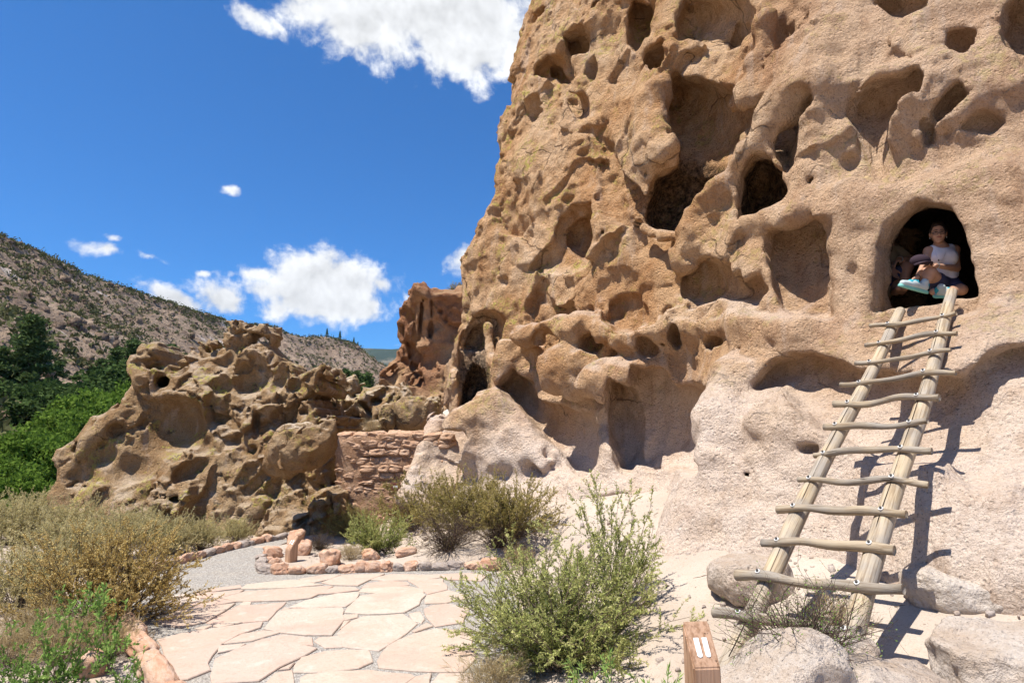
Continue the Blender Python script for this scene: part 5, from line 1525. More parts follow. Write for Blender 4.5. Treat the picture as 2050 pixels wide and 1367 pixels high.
    # running shoes
    def shoe(heel, toe, upv, nm, s=1.0):
        f_ = toe - heel; Ln = np.linalg.norm(f_); f_ /= Ln; u_ = np.asarray(upv, float); u_ -= f_ * (u_ @ f_); u_ /= np.linalg.norm(u_); w_ = np.cross(f_, u_)
        mid = heel + f_ * Ln * 0.5
        B = body_vol(np.minimum(heel, toe) - 0.12, np.maximum(heel, toe) + 0.12, 0.007)
        B.cone(heel + u_ * 0.045 + f_ * 0.02, heel + f_ * Ln * 0.55 + u_ * 0.045, 0.040, 0.042, 0.02)
        B.cone(heel + f_ * Ln * 0.5 + u_ * 0.04, toe - f_ * 0.035 + u_ * 0.030, 0.043, 0.032, 0.02)
        B.cone(heel + u_ * 0.06 + f_ * 0.03, heel + u_ * 0.095 + f_ * 0.035, 0.036, 0.040, 0.02)
        v, q = B.mesh(); sh = mesh_obj('shoe', v - o0, q, M['shoe_pale'], root); sh['label'] = nm
        B = body_vol(np.minimum(heel, toe) - 0.12, np.maximum(heel, toe) + 0.12, 0.007)
        for a, b, r0, r1 in ((0.0, 0.5, 0.040, 0.043), (0.5, 1.0, 0.043, 0.034)):
            B.cone(heel + f_ * (Ln * a), heel + f_ * (Ln * b - (0.03 if b == 1 else 0)), r0, r1, 0.02)
        x, y, z = B.grids(); hgt = (x - heel[0]) * u_[0] + (y - heel[1]) * u_[1] + (z - heel[2]) * u_[2]
        B.f = np.maximum(B.f, np.maximum(hgt - 0.022, -0.012 - hgt)).astype(np.float32)
        v, q = B.mesh(); mesh_obj('sole', v - o0, q, M['sole_green'], sh)
        # overlay, laces
        B = body_vol(np.minimum(heel, toe) - 0.12, np.maximum(heel, toe) + 0.12, 0.007)
        B.cone(heel + f_ * Ln * 0.40 + u_ * 0.062, heel + f_ * Ln * 0.62 + u_ * 0.052, 0.034, 0.036, 0.01)
        B.cone(heel + u_ * 0.05 + f_ * 0.01, heel + u_ * 0.075 + f_ * 0.015, 0.036, 0.036, 0.01)
        v, q = B.mesh(); mesh_obj('overlay', v - o0, q, M['shoe_teal'], sh)
        for i in range(4):
            a = heel + f_ * Ln * (0.40 + 0.075 * i) + u_ * (0.102 - 0.007 * i)
            vv, ff = tube([a - w_ * 0.022 - u_ * 0.008 - o0, a - o0, a + w_ * 0.022 - u_ * 0.008 - o0], [0.004] * 3, 6); mesh_obj('lace', vv, ff, M['shoe_teal'], sh)
    shoe(W_(1850, 585, -0.08), W_(1800, 571, -0.16), np.array((0.12, -0.35, 1.0)), 'teal and mint running shoe with raised toe')
    shoe(W_(1876, 592, -0.02), W_(1912, 590, -0.10), np.array((-0.1, -0.7, 0.7)), 'lilac and teal running shoe lying on its side')
    vv, ff = tube([ank + (knee - ank) * 0.02 - o0, ank + (knee - ank) * 0.22 - o0], [0.040, 0.041], 14); mesh_obj('sock', vv, ff, M['sock'], root)
    vv, ff = tube([an2 - o0, an2 + (kn2 - an2) * 0.16 - o0], [0.040, 0.041], 14); mesh_obj('sock', vv, ff, M['sock'], root)
    # the cap she holds is a thing of its own
    cc = W_(1842, 523, -0.17)
    B = body_vol(cc - 0.22, cc + 0.22, 0.008)
    B.ell(cc, np.eye(3), (0.098, 0.08, 0.068), 0.01, True)
    B.ell(cc + np.array((0, 0.03, -0.02)), np.eye(3), (0.085, 0.075, 0.055), 0.01, False)
    x, y, z = B.grids(); B.f = np.maximum(B.f, (cc[2] - 0.050 - z) + 0 * B.f).astype(np.float32)
    v, q = B.mesh()
    croot = tag(empty('cap', tuple(cc)), 'dark plum baseball cap held on the seated person\'s knee', 'cap')
    mesh_obj('crown', v - cc, q, M['cap'], croot)
    bv, bf = [], []
    for i in range(9):
        t = math.pi * (0.08 + 0.84 * i / 8)
        for r_, dz in ((0.085, 0.0), (0.150, -0.018)):
            bv.append((-math.sin(t) * 0.0 + math.cos(t) * 0.085, -math.sin(t) * r_, -0.046 + dz + 0.02 * math.sin(t)))
    for i in range(8): bf.append([2 * i, 2 * i + 1, 2 * i + 3, 2 * i + 2])
    vis = mesh_obj('visor', bv, bf, M['cap'], croot); sol = vis.modifiers.new('thickness', 'SOLIDIFY'); sol.thickness = 0.005
woman()

def companion():
    seat = W_(1765, 592, 0.85)
    root = tag(empty('person', tuple(seat)), 'person in shadow sitting half hidden behind the left jamb of the cave doorway', 'person')
    o0 = np.array(root.location)
    D = 0.72
    hip, chest, neck, head = W_(1768, 575, D + 0.1), W_(1772, 518, D + 0.08), W_(1774, 492, D + 0.05), W_(1778, 466, D + 0.02)
    knee, ank = W_(1816, 535, D - 0.12), W_(1806, 582, D - 0.15)
    kn2, an2 = W_(1798, 548, D - 0.02), W_(1792, 584, D - 0.08)
    shr, shl = W_(1796, 504, D + 0.05), W_(1748, 506, D + 0.08)
    el, wr = W_(1826, 520, D - 0.02), W_(1800, 519, D - 0.14)
    parts = [(hip, chest, 0.13, 0.13, 0.05), (chest, neck, 0.11, 0.06, 0.05), (neck, head, 0.055, 0.055, 0.02), (shr, neck, 0.055, 0.055, 0.04), (shl, neck, 0.055, 0.055, 0.04),
             (hip, knee, 0.10, 0.066, 0.03), (knee, ank, 0.060, 0.040, 0.02), (hip, kn2, 0.10, 0.066, 0.03), (kn2, an2, 0.060, 0.040, 0.02),
             (shr, el, 0.052, 0.042, 0.03), (el, wr, 0.042, 0.028, 0.015), (ank, ank + np.array((-0.06, -0.16, -0.01)), 0.04, 0.032, 0.02), (an2, an2 + np.array((-0.06, -0.16, 0.0)), 0.04, 0.032, 0.02)]
    parts += hand(wr, W_(1786, 528, D - 0.17) - wr, np.array((0, 0, -1.0)), -1, 0.6, 1.05)
    el2, wr2 = W_(1752, 540, D), W_(1786, 536, D - 0.12)
    parts += [(shl, el2, 0.052, 0.042, 0.03), (el2, wr2, 0.042, 0.028, 0.015)] + hand(wr2, W_(1791, 552, D - 0.14) - wr2, np.array((0.3, -1, 0)), 1, 0.4, 1.05)
    B = sculpt(parts, 0.009)
    fx = np.array((0.25, -1.0, 0.0)); fx /= np.linalg.norm(fx); rt = np.cross(fx, (0, 0, 1.0)); up = np.cross(rt, fx)
    B.ell(head + up * 0.012, (rt, fx, up), (0.072, 0.092, 0.098), 0.02, True)
    B.ell(head + fx * 0.03 - up * 0.04, (rt, fx, up), (0.056, 0.06, 0.07), 0.03, True)
    B.cone(head + fx * 0.085 + up * 0.006, head + fx * 0.103 - up * 0.030, 0.008, 0.014, 0.012)
    for s in (-1, 1): B.ell(head + rt * s * 0.074 - up * 0.008, (rt, fx, up), (0.009, 0.018, 0.030), 0.006, True)
    v, q = B.mesh(); mesh_obj('body', v - o0, q, M['skin_dark'], root)
    T = sculpt([(hip, chest, 0.145, 0.142, 0.05), (chest, W_(1774, 500, D + 0.06), 0.125, 0.08, 0.05), (shr, shr + (el - shr) * 0.45, 0.066, 0.062, 0.04), (shl, shl + (el2 - shl) * 0.45, 0.066, 0.062, 0.04), (shr, shl, 0.062, 0.062, 0.05)], 0.011)
    v, q = T.mesh(); mesh_obj('shirt', v - o0, q, M['khaki'], root)
    T = sculpt([(hip, hip + (knee - hip) * 0.75, 0.125, 0.088, 0.04), (hip, hip + (kn2 - hip) * 0.75, 0.125, 0.088, 0.04)], 0.011)
    v, q = T.mesh(); mesh_obj('shorts', v - o0, q, M['navy'], root)
    Hh = body_vol(head - 0.16, head + 0.16, 0.01); Hh.ell(head - fx * 0.015 + up * 0.022, (rt, fx, up), (0.082, 0.102, 0.104), 0.01, True); Hh.ell(head + fx * 0.09 - up * 0.04, (rt, fx, up), (0.07, 0.09, 0.10), 0.01, False)
    v, q = Hh.mesh(); mesh_obj('hair', v - o0, q, M['hair'], root)
    d = wr - el; d /= np.linalg.norm(d); c = wr - d * 0.015
    vv, ff = tube([c - d * 0.013 - o0, c + d * 0.013 - o0], [0.034, 0.034], 12); mesh_obj('watch', vv, ff, M['silver'], root)
companion()
# ------------------------------------------------------------------ plants
def leaf_mat(name, c0, c1, c2, trans=0.35):
    m = bpy.data.materials.new(name); m.use_nodes = True
    N, L = m.node_tree.nodes, m.node_tree.links; N.clear()
    out = N.new('ShaderNodeOutputMaterial'); at_ = N.new('ShaderNodeAttribute'); at_.attribute_name = 'tone'
    r = N.new('ShaderNodeValToRGB'); e = r.color_ramp.elements; e.new(0.5)
    for i, (p, c) in enumerate(((0.0, c0), (0.5, c1), (1.0, c2))): e[i].position = p; e[i].color = (*c, 1)
    L.new(at_.outputs['Fac'], r.inputs[0])
    d = N.new('ShaderNodeBsdfDiffuse'); t = N.new('ShaderNodeBsdfTranslucent'); mx = N.new('ShaderNodeMixShader'); mx.inputs[0].default_value = trans
    L.new(r.outputs[0], d.inputs[0]); L.new(r.outputs[0], t.inputs[0]); L.new(d.outputs[0], mx.inputs[1]); L.new(t.outputs[0], mx.inputs[2]); L.new(mx.outputs[0], out.inputs[0])
    return m
M['lf_green'] = leaf_mat('saltbush_leaf', (0.21, 0.24, 0.07), (0.36, 0.39, 0.125), (0.55, 0.53, 0.22))
M['lf_sprig'] = leaf_mat('sprig_leaf', (0.12, 0.22, 0.045), (0.20, 0.33, 0.075), (0.33, 0.45, 0.13))
M['lf_sage'] = leaf_mat('sage_leaf', (0.32, 0.28, 0.125), (0.48, 0.42, 0.20), (0.62, 0.54, 0.30))
M['lf_gold'] = leaf_mat('golden_flower', (0.36, 0.25, 0.08), (0.50, 0.36, 0.12), (0.60, 0.48, 0.23))
M['lf_straw'] = leaf_mat('dry_straw', (0.30, 0.22, 0.11), (0.44, 0.34, 0.18), (0.56, 0.46, 0.28))
M['lf_olive'] = leaf_mat('rabbitbrush_leaf', (0.20, 0.17, 0.055), (0.31, 0.26, 0.085), (0.44, 0.36, 0.14))
M['lf_pine'] = leaf_mat('pine_needles', (0.05, 0.085, 0.028), (0.09, 0.135, 0.045), (0.15, 0.20, 0.075), 0.2)
M['lf_tree'] = leaf_mat('cottonwood_leaf', (0.06, 0.11, 0.018), (0.12, 0.20, 0.03), (0.22, 0.31, 0.06), 0.4)
M['lf_mid'] = leaf_mat('oak_leaf', (0.036, 0.064, 0.02), (0.062, 0.10, 0.03), (0.105, 0.15, 0.05), 0.3)
M['twig'] = plain('grey_twig', (0.20, 0.15, 0.11), 0.95, 0.1, var=0.4)
M['dark_twig'] = plain('dark_twig', (0.095, 0.065, 0.050), 0.95, 0.1, var=0.4)
M['bark'] = plain('pine_bark', (0.075, 0.050, 0.036), 0.95, 0.1, var=0.5)
M['scrub'] = leaf_mat('hillside_scrub', (0.07, 0.08, 0.035), (0.11, 0.115, 0.05), (0.16, 0.15, 0.075), 0.15)

class Plant:
    """collects twig tubes (triangular section) and leaf quads"""
    def __init__(self, seed): self.g = np.random.default_rng(seed); self.sv, self.sf, self.ns = [], [], 0; self.lv, self.lt = [], []
    def twig(self, pts, r0, r1):
        pts = np.asarray(pts); n = len(pts)
        tg = np.gradient(pts, axis=0); tg /= np.linalg.norm(tg, axis=1, keepdims=True) + 1e-9
        ref = np.array((0.31, 0.2, 0.93)); a = np.cross(tg, ref); a /= np.linalg.norm(a, axis=1, keepdims=True) + 1e-9; b = np.cross(tg, a)
        rr = np.linspace(r0, r1, n)[:, None]
        ring = [pts + rr * (a * math.cos(t) + b * math.sin(t)) for t in (0, 2.094, 4.189)]
        v = np.stack(ring, 1).reshape(-1, 3)
        i = np.arange(n - 1)[:, None] * 3; k = np.arange(3)[None, :]; k2 = (k + 1) % 3
        f = np.stack([i + k, i + k2, i + 3 + k2, i + 3 + k], -1).reshape(-1, 4)
        self.sv.append(v); self.sf.append(f + self.ns); self.ns += len(v)
    def leaves(self, base, dirn, L, W, tone, spread=0.8, droop=0.0):
        """base (n,3), dirn (n,3): narrow kite-shaped leaves"""
        n = len(base); g = self.g
        d = dirn + g.normal(0, spread, (n, 3)); d[:, 2] -= droop; d /= np.linalg.norm(d, axis=1, keepdims=True) + 1e-9
        s = np.cross(d, g.normal(0, 1, (n, 3))); s /= np.linalg.norm(s, axis=1, keepdims=True) + 1e-9
        l = L * g.uniform(0.6, 1.3, (n, 1)); w = W * g.uniform(0.7, 1.2, (n, 1))
        m = base + d * l * 0.45
        self.lv.append(np.stack([base, m + s * w * 0.5, base + d * l, m - s * w * 0.5], 1).reshape(-1, 3))
        self.lt.append(np.repeat(np.clip(tone + g.normal(0, 0.22, n), 0, 1), 4))
    def build(self, root, lm, tm, lname='foliage', tname='branches'):
        o = np.array(root.location) if False else np.zeros(3)
        out = []
        if self.sv: out.append(mesh_obj(tname, np.concatenate(self.sv), np.concatenate(self.sf), tm, root))
        if self.lv:
            v = np.concatenate(self.lv); f = np.arange(len(v)).reshape(-1, 4)
            out.append(mesh_obj(lname, v, f, lm, root, smooth=False, attrs={'tone': np.concatenate(self.lt)}))
        return out
def arc(p, d, L, n, g, curl=0.3, grav=0.0):
    pts = [np.array(p, float)]; d = np.array(d, float); d /= np.linalg.norm(d)
    for i in range(n):
        d = d + g.normal(0, curl / n, 3); d[2] -= grav / n; d /= np.linalg.norm(d); pts.append(pts[-1] + d * L / n)
    return np.array(pts)

def shrub(seed, R_=0.6, H=0.7, stems=45, twigs=6, leaf=26, L=0.03, W=0.006, spread=0.7, lean=1.0, r0=0.007, droop=0.0, bare=0.35, grav=0.0, up=0.5, tipL=0.22, curl=0.55):
    p = Plant(seed); g = p.g
    for i in range(stems):
        az = g.uniform(0, 2 * math.pi); el = math.acos(g.uniform(0.15, 1.0) ** 0.8)
        d = np.array((math.cos(az) * math.sin(el) * lean, math.sin(az) * math.sin(el) * lean, math.cos(el) * 1.0 + up * 0.2))
        ll = (R_ * math.sin(el) + H * math.cos(el)) * g.uniform(0.62, 1.1)
        b = np.array((g.normal(0, R_ * 0.10), g.normal(0, R_ * 0.10), -0.02))
        st = arc(b, d, ll, 7, g, curl, grav)
        p.twig(st, r0 * g.uniform(0.6, 1.2), r0 * 0.25)
        for j in range(twigs):
            t = g.uniform(bare, 1.0); k = min(int(t * 7), 6); q = st[k] + (st[k + 1] - st[k]) * (t * 7 - k)
            dd = (st[k + 1] - st[k]); dd = dd / (np.linalg.norm(dd) + 1e-9) + g.normal(0, 0.55, 3); dd[2] += up * 0.5
            tl = tipL * g.uniform(0.5, 1.3)
            tw = arc(q, dd, tl, 4, g, 0.4 * curl / 0.55, grav)
            p.twig(tw, r0 * 0.28, r0 * 0.12)
            u = g.uniform(0.1, 1.0, leaf); kk = np.minimum((u * 4).astype(int), 3)
            base = tw[kk] + (tw[kk + 1] - tw[kk]) * (u * 4 - kk)[:, None]
            dr = tw[kk + 1] - tw[kk]; dr /= np.linalg.norm(dr, axis=1, keepdims=True) + 1e-9
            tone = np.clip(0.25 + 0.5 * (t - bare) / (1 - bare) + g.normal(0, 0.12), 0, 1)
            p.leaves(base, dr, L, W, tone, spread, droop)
    return p

def proto(name, p, lm, tm, lname='foliage', tname='branches'):
    r = empty(name); p.build(r, lm, tm, lname, tname); return r
def put(pr_, used, px, py, s, label, cat='shrub', group=None, rot=None, zoff=0.0, sz=None, Y=None):
    p = on_ground(px, py) if Y is None else None
    if Y is not None:
        q = at(px, py, Y); p = np.array((q[0], q[1], gz(q[0], q[1])))
    o = pr_ if not used else copy_tree(pr_)
    o.location = (p[0], p[1], p[2] + zoff); o.scale = (s, s, sz or s); o.rotation_euler = (0, 0, rot if rot is not None else rng.uniform(0, 6.28))
    for k in ('label', 'category', 'group'):
        if k in o: del o[k]
    tag(o, label, cat, group)
    return o

# ---- big green saltbush in the foreground
PB = on_ground(1130, 1330)
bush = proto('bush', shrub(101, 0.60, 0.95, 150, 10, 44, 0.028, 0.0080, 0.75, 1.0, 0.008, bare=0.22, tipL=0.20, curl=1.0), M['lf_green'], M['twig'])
bush.location = tuple(PB); tag(bush, 'large feathery green bush in front of the ladder ground, beside the flagstones', 'bush')
bush.scale = (1.0, 1.0, 0.85)
b2 = proto('bush', shrub(102, 0.36, 0.55, 70, 10, 36, 0.036, 0.0075, 0.5, 1.0, 0.006, bare=0.2, tipL=0.2, up=0.8), M['lf_sprig'], M['twig'])
c = at(1265, 1420, 2.9); b2.location = (c[0], 2.9, gz(c[0], 2.9)); tag(b2, 'bright narrow leaved sprigs at bottom centre left of stake eleven', 'bush')
b3 = proto('bush', shrub(103, 0.32, 1.05, 30, 9, 34, 0.030, 0.009, 0.7, 0.55, 0.006, bare=0.35, tipL=0.18, up=0.8), M['lf_green'], M['twig'])
c = on_ground(1225, 1235); b3.location = tuple(c); tag(b3, 'tall loose upright green bush behind the large foreground bush', 'bush')

# ---- dry twiggy bush at the ladder foot
dry = proto('bush', shrub(111, 0.40, 0.36, 120, 9, 2, 0.014, 0.007, 0.8, 1.0, 0.0045, bare=0.1, tipL=0.17, droop=0.1, curl=1.9, up=0.2), M['lf_sprig'], M['dark_twig'])
c = at(1600, 1300, 3.15); dry.scale = (0.85, 0.85, 0.8); dry.location = (c[0], c[1], c[2] - 0.04); tag(dry, 'dry dark twiggy bush with few green leaves before the ladder', 'bush')
straw = proto('grass_tuft', shrub(112, 0.16, 0.16, 60, 2, 10, 0.07, 0.003, 0.5, 1.0, 0.002, tipL=0.08), M['lf_straw'], M['twig'])
c = on_ground(1680, 1262); straw.location = tuple(c); tag(straw, 'dry straw tuft under the right rail of the ladder', 'grass')

# ---- golden and sage shrubs on the left
gold = proto('shrub', shrub(121, 0.62, 0.78, 170, 9, 34, 0.018, 0.012, 0.9, 1.0, 0.006, bare=0.45, tipL=0.17, curl=1.0), M['lf_gold'], M['dark_twig'])
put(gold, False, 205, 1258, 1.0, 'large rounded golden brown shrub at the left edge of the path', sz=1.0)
sage = proto('shrub', shrub(122, 0.55, 0.60, 120, 8, 36, 0.032, 0.0075, 0.7, 1.0, 0.005, bare=0.3, tipL=0.18), M['lf_sage'], M['twig'])
SG = [(40, 1215, 0.95, 'pale feathery shrub at the far left edge beside the golden shrub'), (110, 1150, 1.1, 'pale straw coloured shrub behind the golden shrub on the left'), (215, 1120, 1.05, 'grey green shrub rising behind the golden shrub toward the outcrop'),
      (150, 1085, 1.1, 'pale shrub before the left foot of the brown outcrop'), (325, 1110, 0.95, 'silvery green shrub right of the golden shrub by the outcrop'), (400, 1098, 0.75, 'low olive shrub along the left edging of the path'),
      (470, 1082, 0.6, 'small greenish shrub where the left edging bends away'), (20, 1090, 1.2, 'tall pale dry shrub at the left edge under the green trees'), (62, 1062, 1.15, 'feathery shrub beside the pointed left tip of the outcrop'), (280, 1080, 0.9, 'bushy sage shrub against the base of the brown outcrop')]
for i, (px, py, s, lb) in enumerate(SG): put(sage, i > 0, px, py, s * 0.82, lb, group='pale shrubs along the outcrop')
rab = proto('shrub', shrub(123, 0.55, 0.62, 110, 8, 34, 0.028, 0.009, 0.8, 1.0, 0.006, bare=0.3, tipL=0.18), M['lf_olive'], M['twig'])
RB = [(560, 1062, 0.8, 'yellowish shrub by the bend of the gravel path'), (640, 1058, 0.95, 'yellow green shrub below the tilted brown boulder'), (700, 1075, 0.7, 'straw coloured shrub in front of the masonry wall'),
      (850, 1060, 1.25, 'tall olive shrub at the foot of the cliff by the wall'), (930, 1065, 1.15, 'bushy ochre shrub under the pale cliff base'), (1020, 1075, 1.05, 'brownish olive shrub behind the foreground bush'), (600, 1040, 0.7, 'small ochre shrub under the outcrop right end')]
for i, (px, py, s, lb) in enumerate(RB): put(rab, i > 0, px, py, s, lb, group='olive shrubs below the cliff')
bed = proto('bush', shrub(124, 0.42, 0.50, 90, 8, 36, 0.026, 0.009, 0.7, 1.0, 0.005, bare=0.25, tipL=0.16), M['lf_green'], M['dark_twig'])
put(bed, False, 760, 1108, 0.95, 'compact green bush in the middle of the planted bed', 'bush')
brush = proto('brushwood', shrub(125, 0.60, 0.42, 130, 6, 3, 0.016, 0.005, 0.8, 1.0, 0.006, bare=0.1, tipL=0.25, up=0.1, curl=1.7), M['lf_olive'], M['dark_twig'])
put(brush, False, 900, 1098, 1.0, 'tangle of dark dead brushwood right of the compact green bush', 'brushwood')
put(brush, True, 1000, 1092, 0.85, 'dark dead brushwood under the brownish olive shrub', 'brushwood')
put(brush, True, 640, 1100, 0.5, 'small pale tangle of dry twigs behind the small stake', 'brushwood')
# ---- leafy sprigs low in the left corner
sprig = proto('sprig', shrub(131, 0.18, 0.42, 12, 6, 12, 0.034, 0.013, 0.6, 0.6, 0.004, bare=0.15, tipL=0.10, up=0.8), M['lf_sprig'], M['twig'])
for i, (px, py, s, lb) in enumerate([(215, 1345, 1.2, 'bright green leafy sprig right of the salmon stone'), (115, 1385, 1.25, 'bright green leafy sprig left of the salmon stone'), (60, 1400, 1.0, 'green leafy sprig at the bottom left corner'), (250, 1400, 0.8, 'small green sprig by the tan edging at the bottom'), (150, 1290, 0.9, 'slender green sprig in front of the golden shrub trunk'), (20, 1370, 0.9, 'leafy sprig at the extreme left edge')]):
    put(sprig, i > 0, px, py, s, lb, 'sprig', 'leafy sprigs in the left corner')
tuft = proto('grass_tuft', shrub(132, 0.26, 0.20, 110, 2, 12, 0.085, 0.003, 0.5, 1.0, 0.002, tipL=0.09), M['lf_straw'], M['twig'])
for i, (px, py, s, lb) in enumerate([(60, 1290, 1.2, 'dry yellow grass tuft at the left under the pale shrub'), (130, 1320, 1.2, 'dry grass tuft between the golden shrub and the salmon stone'), (230, 1310, 0.9, 'dry grass tuft by the corner of the flagstones'), (20, 1330, 1.0, 'straw tuft at the far left bottom'), (700, 1120, 0.7, 'straw tuft in the planted bed behind the edging'), (1040, 1130, 0.8, 'straw tuft at the right end of the planted bed'), (985, 1390, 0.9, 'reddish dry grass clump at the foot of the large green bush'), (745, 1052, 0.7, 'dry grass tuft at the base of the masonry wall'), (320, 1060, 1.0, 'dry grass tuft at the base of the outcrop')]):
    put(tuft, i > 0, px, py, s, lb, 'grass', 'dry grass tufts')
# tuft on the wall top
o = copy_tree(tuft); c = at(742, 868, 12.95); o.location = tuple(c); o.scale = (0.7, 0.5, 1.0); tag(o, 'dry grass tuft growing on top of the masonry wall', 'grass', 'dry grass tufts')

# ---- trees
def conifer(seed, H=20.0, Rb=3.2, bare=0.18, n=190, dens=85, tri=1.0):
    p = Plant(seed); g = p.g
    tr = np.stack([0.15 * np.sin(np.linspace(0, 3, 12) + seed), 0.15 * np.cos(np.linspace(0, 2, 12)), np.linspace(-0.5, H, 12)], 1)
    q = Plant(seed + 1); q.twig(tr, H * 0.016, 0.03)
    for i in range(n):
        t = bare + (1 - bare) * g.random() ** 0.85; z = t * H
        prof = Rb * min(1.0, ((1 - t) / (1 - bare)) ** 0.95 + 0.05) * (0.75 + 0.5 * g.random()) * (0.65 if t < bare + 0.12 else 1.0)
        az = g.uniform(0, 6.28)
        b = arc((0, 0, z), (math.cos(az), math.sin(az), g.uniform(-0.15, 0.35)), prof, 5, g, 0.3, -0.25)
        q.twig(b, 0.05 * (1 - t) + 0.02, 0.012)
        m = int(dens * (0.5 + prof / Rb))
        u = 1 - g.random(m) ** 1.6 * 0.8; kk = np.minimum((u * 5).astype(int), 4)
        base = b[kk] + (b[kk + 1] - b[kk]) * (u * 5 - kk)[:, None] + g.normal(0, 0.24, (m, 3)) * np.array((1, 1, 0.6))
        p.leaves(base, np.tile((0, 0, 0.6), (m, 1)), 0.50, 0.17, 0.35 + 0.3 * g.random(), 0.9)
    p.sv, p.sf = q.sv, q.sf
    return p
def broadleaf(seed, H=9.0, Rr=4.0, clumps=85, dens=130, L=0.34, W=0.22, base=0.12):
    p = Plant(seed); g = p.g
    q = Plant(seed + 1); q.twig(arc((0, 0, -0.5), (0.05, 0, 1), H * 0.5, 6, g, 0.3), H * 0.025, H * 0.014)
    for i in range(clumps):
        az, cz = g.uniform(0, 6.28), g.uniform(-0.75, 1.0); rr = math.sqrt(max(0, 1 - cz * cz)) * g.uniform(0.55, 1.0)
        c = np.array((math.cos(az) * rr * Rr, math.sin(az) * rr * Rr, H * (0.5 + base) + cz * H * (0.5 - base) * g.uniform(0.7, 1.0)))
        st = np.array((0, 0, H * g.uniform(0.2, 0.5)))
        mid = (c + st) / 2 + g.normal(0, 0.3, 3)
        q.twig(np.array((st, mid, c)), H * 0.008, 0.02)
        m = int(dens * g.uniform(0.6, 1.3)); r = Rr * g.uniform(0.16, 0.30)
        dd = g.normal(0, 1, (m, 3)); dd /= np.linalg.norm(dd, axis=1, keepdims=True)
        p.leaves(c + dd * r * g.random((m, 1)) ** 0.4 * np.array((1, 1, 0.75)), dd * 0.4, L, W, 0.30 + 0.35 * g.random(), 0.9)
    p.sv, p.sf = q.sv, q.sf
    return p
PINE = [proto('pine_tree', conifer(201), M['lf_pine'], M['bark'], 'crown', 'trunk'), proto('pine_tree', conifer(205, 20, 3.6, 0.24, 160, 100), M['lf_pine'], M['bark'], 'crown', 'trunk')]
BRD = [proto('broadleaf_tree', broadleaf(211), M['lf_tree'], M['bark'], 'crown', 'trunk'), proto('broadleaf_tree', broadleaf(215, 9, 3.6, 75, 130), M['lf_tree'], M['bark'], 'crown', 'trunk')]
OAK = [proto('dense_tree', broadleaf(221, 10, 3.4, 80, 90, 0.4, 0.28, 0.05), M['lf_mid'], M['bark'], 'crown', 'trunk')]
used = set()
def tree(kinds, px, ytop, Y, label, cat='tree', group=None, fat=1.0, Hm=20.0, base=None):
    pr_ = kinds[int(rng.integers(0, len(kinds)))]
    top = at(px, ytop, Y); zb = gz(top[0], Y) if base is None else base
    s = (top[2] - zb) / Hm
    o = pr_ if pr_.name not in used else copy_tree(pr_); used.add(pr_.name)
    o.location = (top[0], Y, zb - 0.1); o.scale = (s * fat, s * fat, s); o.rotation_euler = (0, 0, rng.uniform(0, 6.28))
    for k in ('label', 'category', 'group'):
        if k in o: del o[k]
    tag(o, label, cat, group); return o
PT = 'pines on the canyon floor'
for px, yt, Y, f, lb in [(68, 634, 90, 1.45, 'tallest dark ponderosa pine with straight trunk at the left'), (4, 696, 88, 1.3, 'dark pine cut by the left edge of the view'), (118, 728, 100, 1.2, 'dark pine right of the tallest ponderosa'), (152, 752, 104, 1.4, 'broad dark pine third from the left edge'),
                     (35, 716, 100, 1.3, 'dark pine between the left edge pine and the tallest ponderosa'), (205, 722, 125, 1.35, 'pine with pale gap beneath, left of the dense green clump'), (236, 698, 130, 1.4, 'pine at the left side of the dense clump'), (268, 682, 128, 1.3, 'pine in the middle of the dense clump left of the outcrop'),
                     (296, 702, 132, 1.4, 'pine at the right side of the dense clump touching the outcrop'), (345, 694, 150, 1.4, 'pine showing above the outcrop notch'), (180, 752, 115, 1.4, 'shorter pine between the pine groups at left'), (320, 706, 145, 1.4, 'pine crown just behind the outcrop shoulder'),
                     (100, 690, 118, 1.5, 'pine close behind the right side of the tallest ponderosa'), (28, 668, 112, 1.5, 'pine rising behind the left side of the tallest ponderosa'), (140, 712, 120, 1.5, 'pine with rounded top behind the broad dark pine'), (168, 728, 122, 1.5, 'pine in the gap right of the broad dark pine')]:
    tree(PINE, px, yt, Y, lb, 'pine', PT, f)
for px, yt, Y, f, lb in [(642, 736, 62, 1.25, 'large bright pine standing right of the outcrop'), (690, 742, 120, 1.5, 'pine behind the ridge fin, left of three'), (712, 746, 130, 1.6, 'pine behind the ridge, middle of three'), (735, 748, 140, 1.6, 'pine behind the ridge, right of three'), (668, 745, 110, 1.6, 'pine between the bright pine and the ridge fins'), (622, 750, 110, 1.5, 'pine crown peeking out left of the large bright pine')]:
    tree(PINE if px != 642 else PINE, px, yt, Y, lb, 'pine', PT, f)
GT = 'green trees at the canyon bottom'
for px, yt, Y, f, lb in [(175, 775, 66, 1.0, 'yellow green tree left of the outcrop summit slope'), (215, 768, 70, 1.0, 'bright green tree middle of the pair beside the outcrop'), (245, 760, 72, 0.9, 'bright green tree touching the outcrop slope'), (150, 800, 60, 1.0, 'green tree with dark stems below the pines')]:
    tree(BRD, px, yt, Y, lb, 'tree', GT, f * 0.9, 9.6)
for px, yt, Y, f, lb in [(40, 848, 44, 0.95, 'bright green leafy tree below the tallest pine'), (90, 850, 46, 0.9, 'bright green tree touching the outcrop tip'), (8, 900, 38, 1.0, 'vivid green tree at the left edge'), (50, 930, 34, 0.9, 'vivid green bush in front of the left edge tree'), (125, 838, 52, 0.8, 'bright green tree above the outcrop nub'), (-20, 850, 46, 1.0, 'green tree half out of view at the left edge'), (20, 985, 28, 0.9, 'green bush beneath the vivid tree at left')]:
    tree(BRD, px, yt, Y, lb, 'tree', GT, f * 0.9, 9.6)
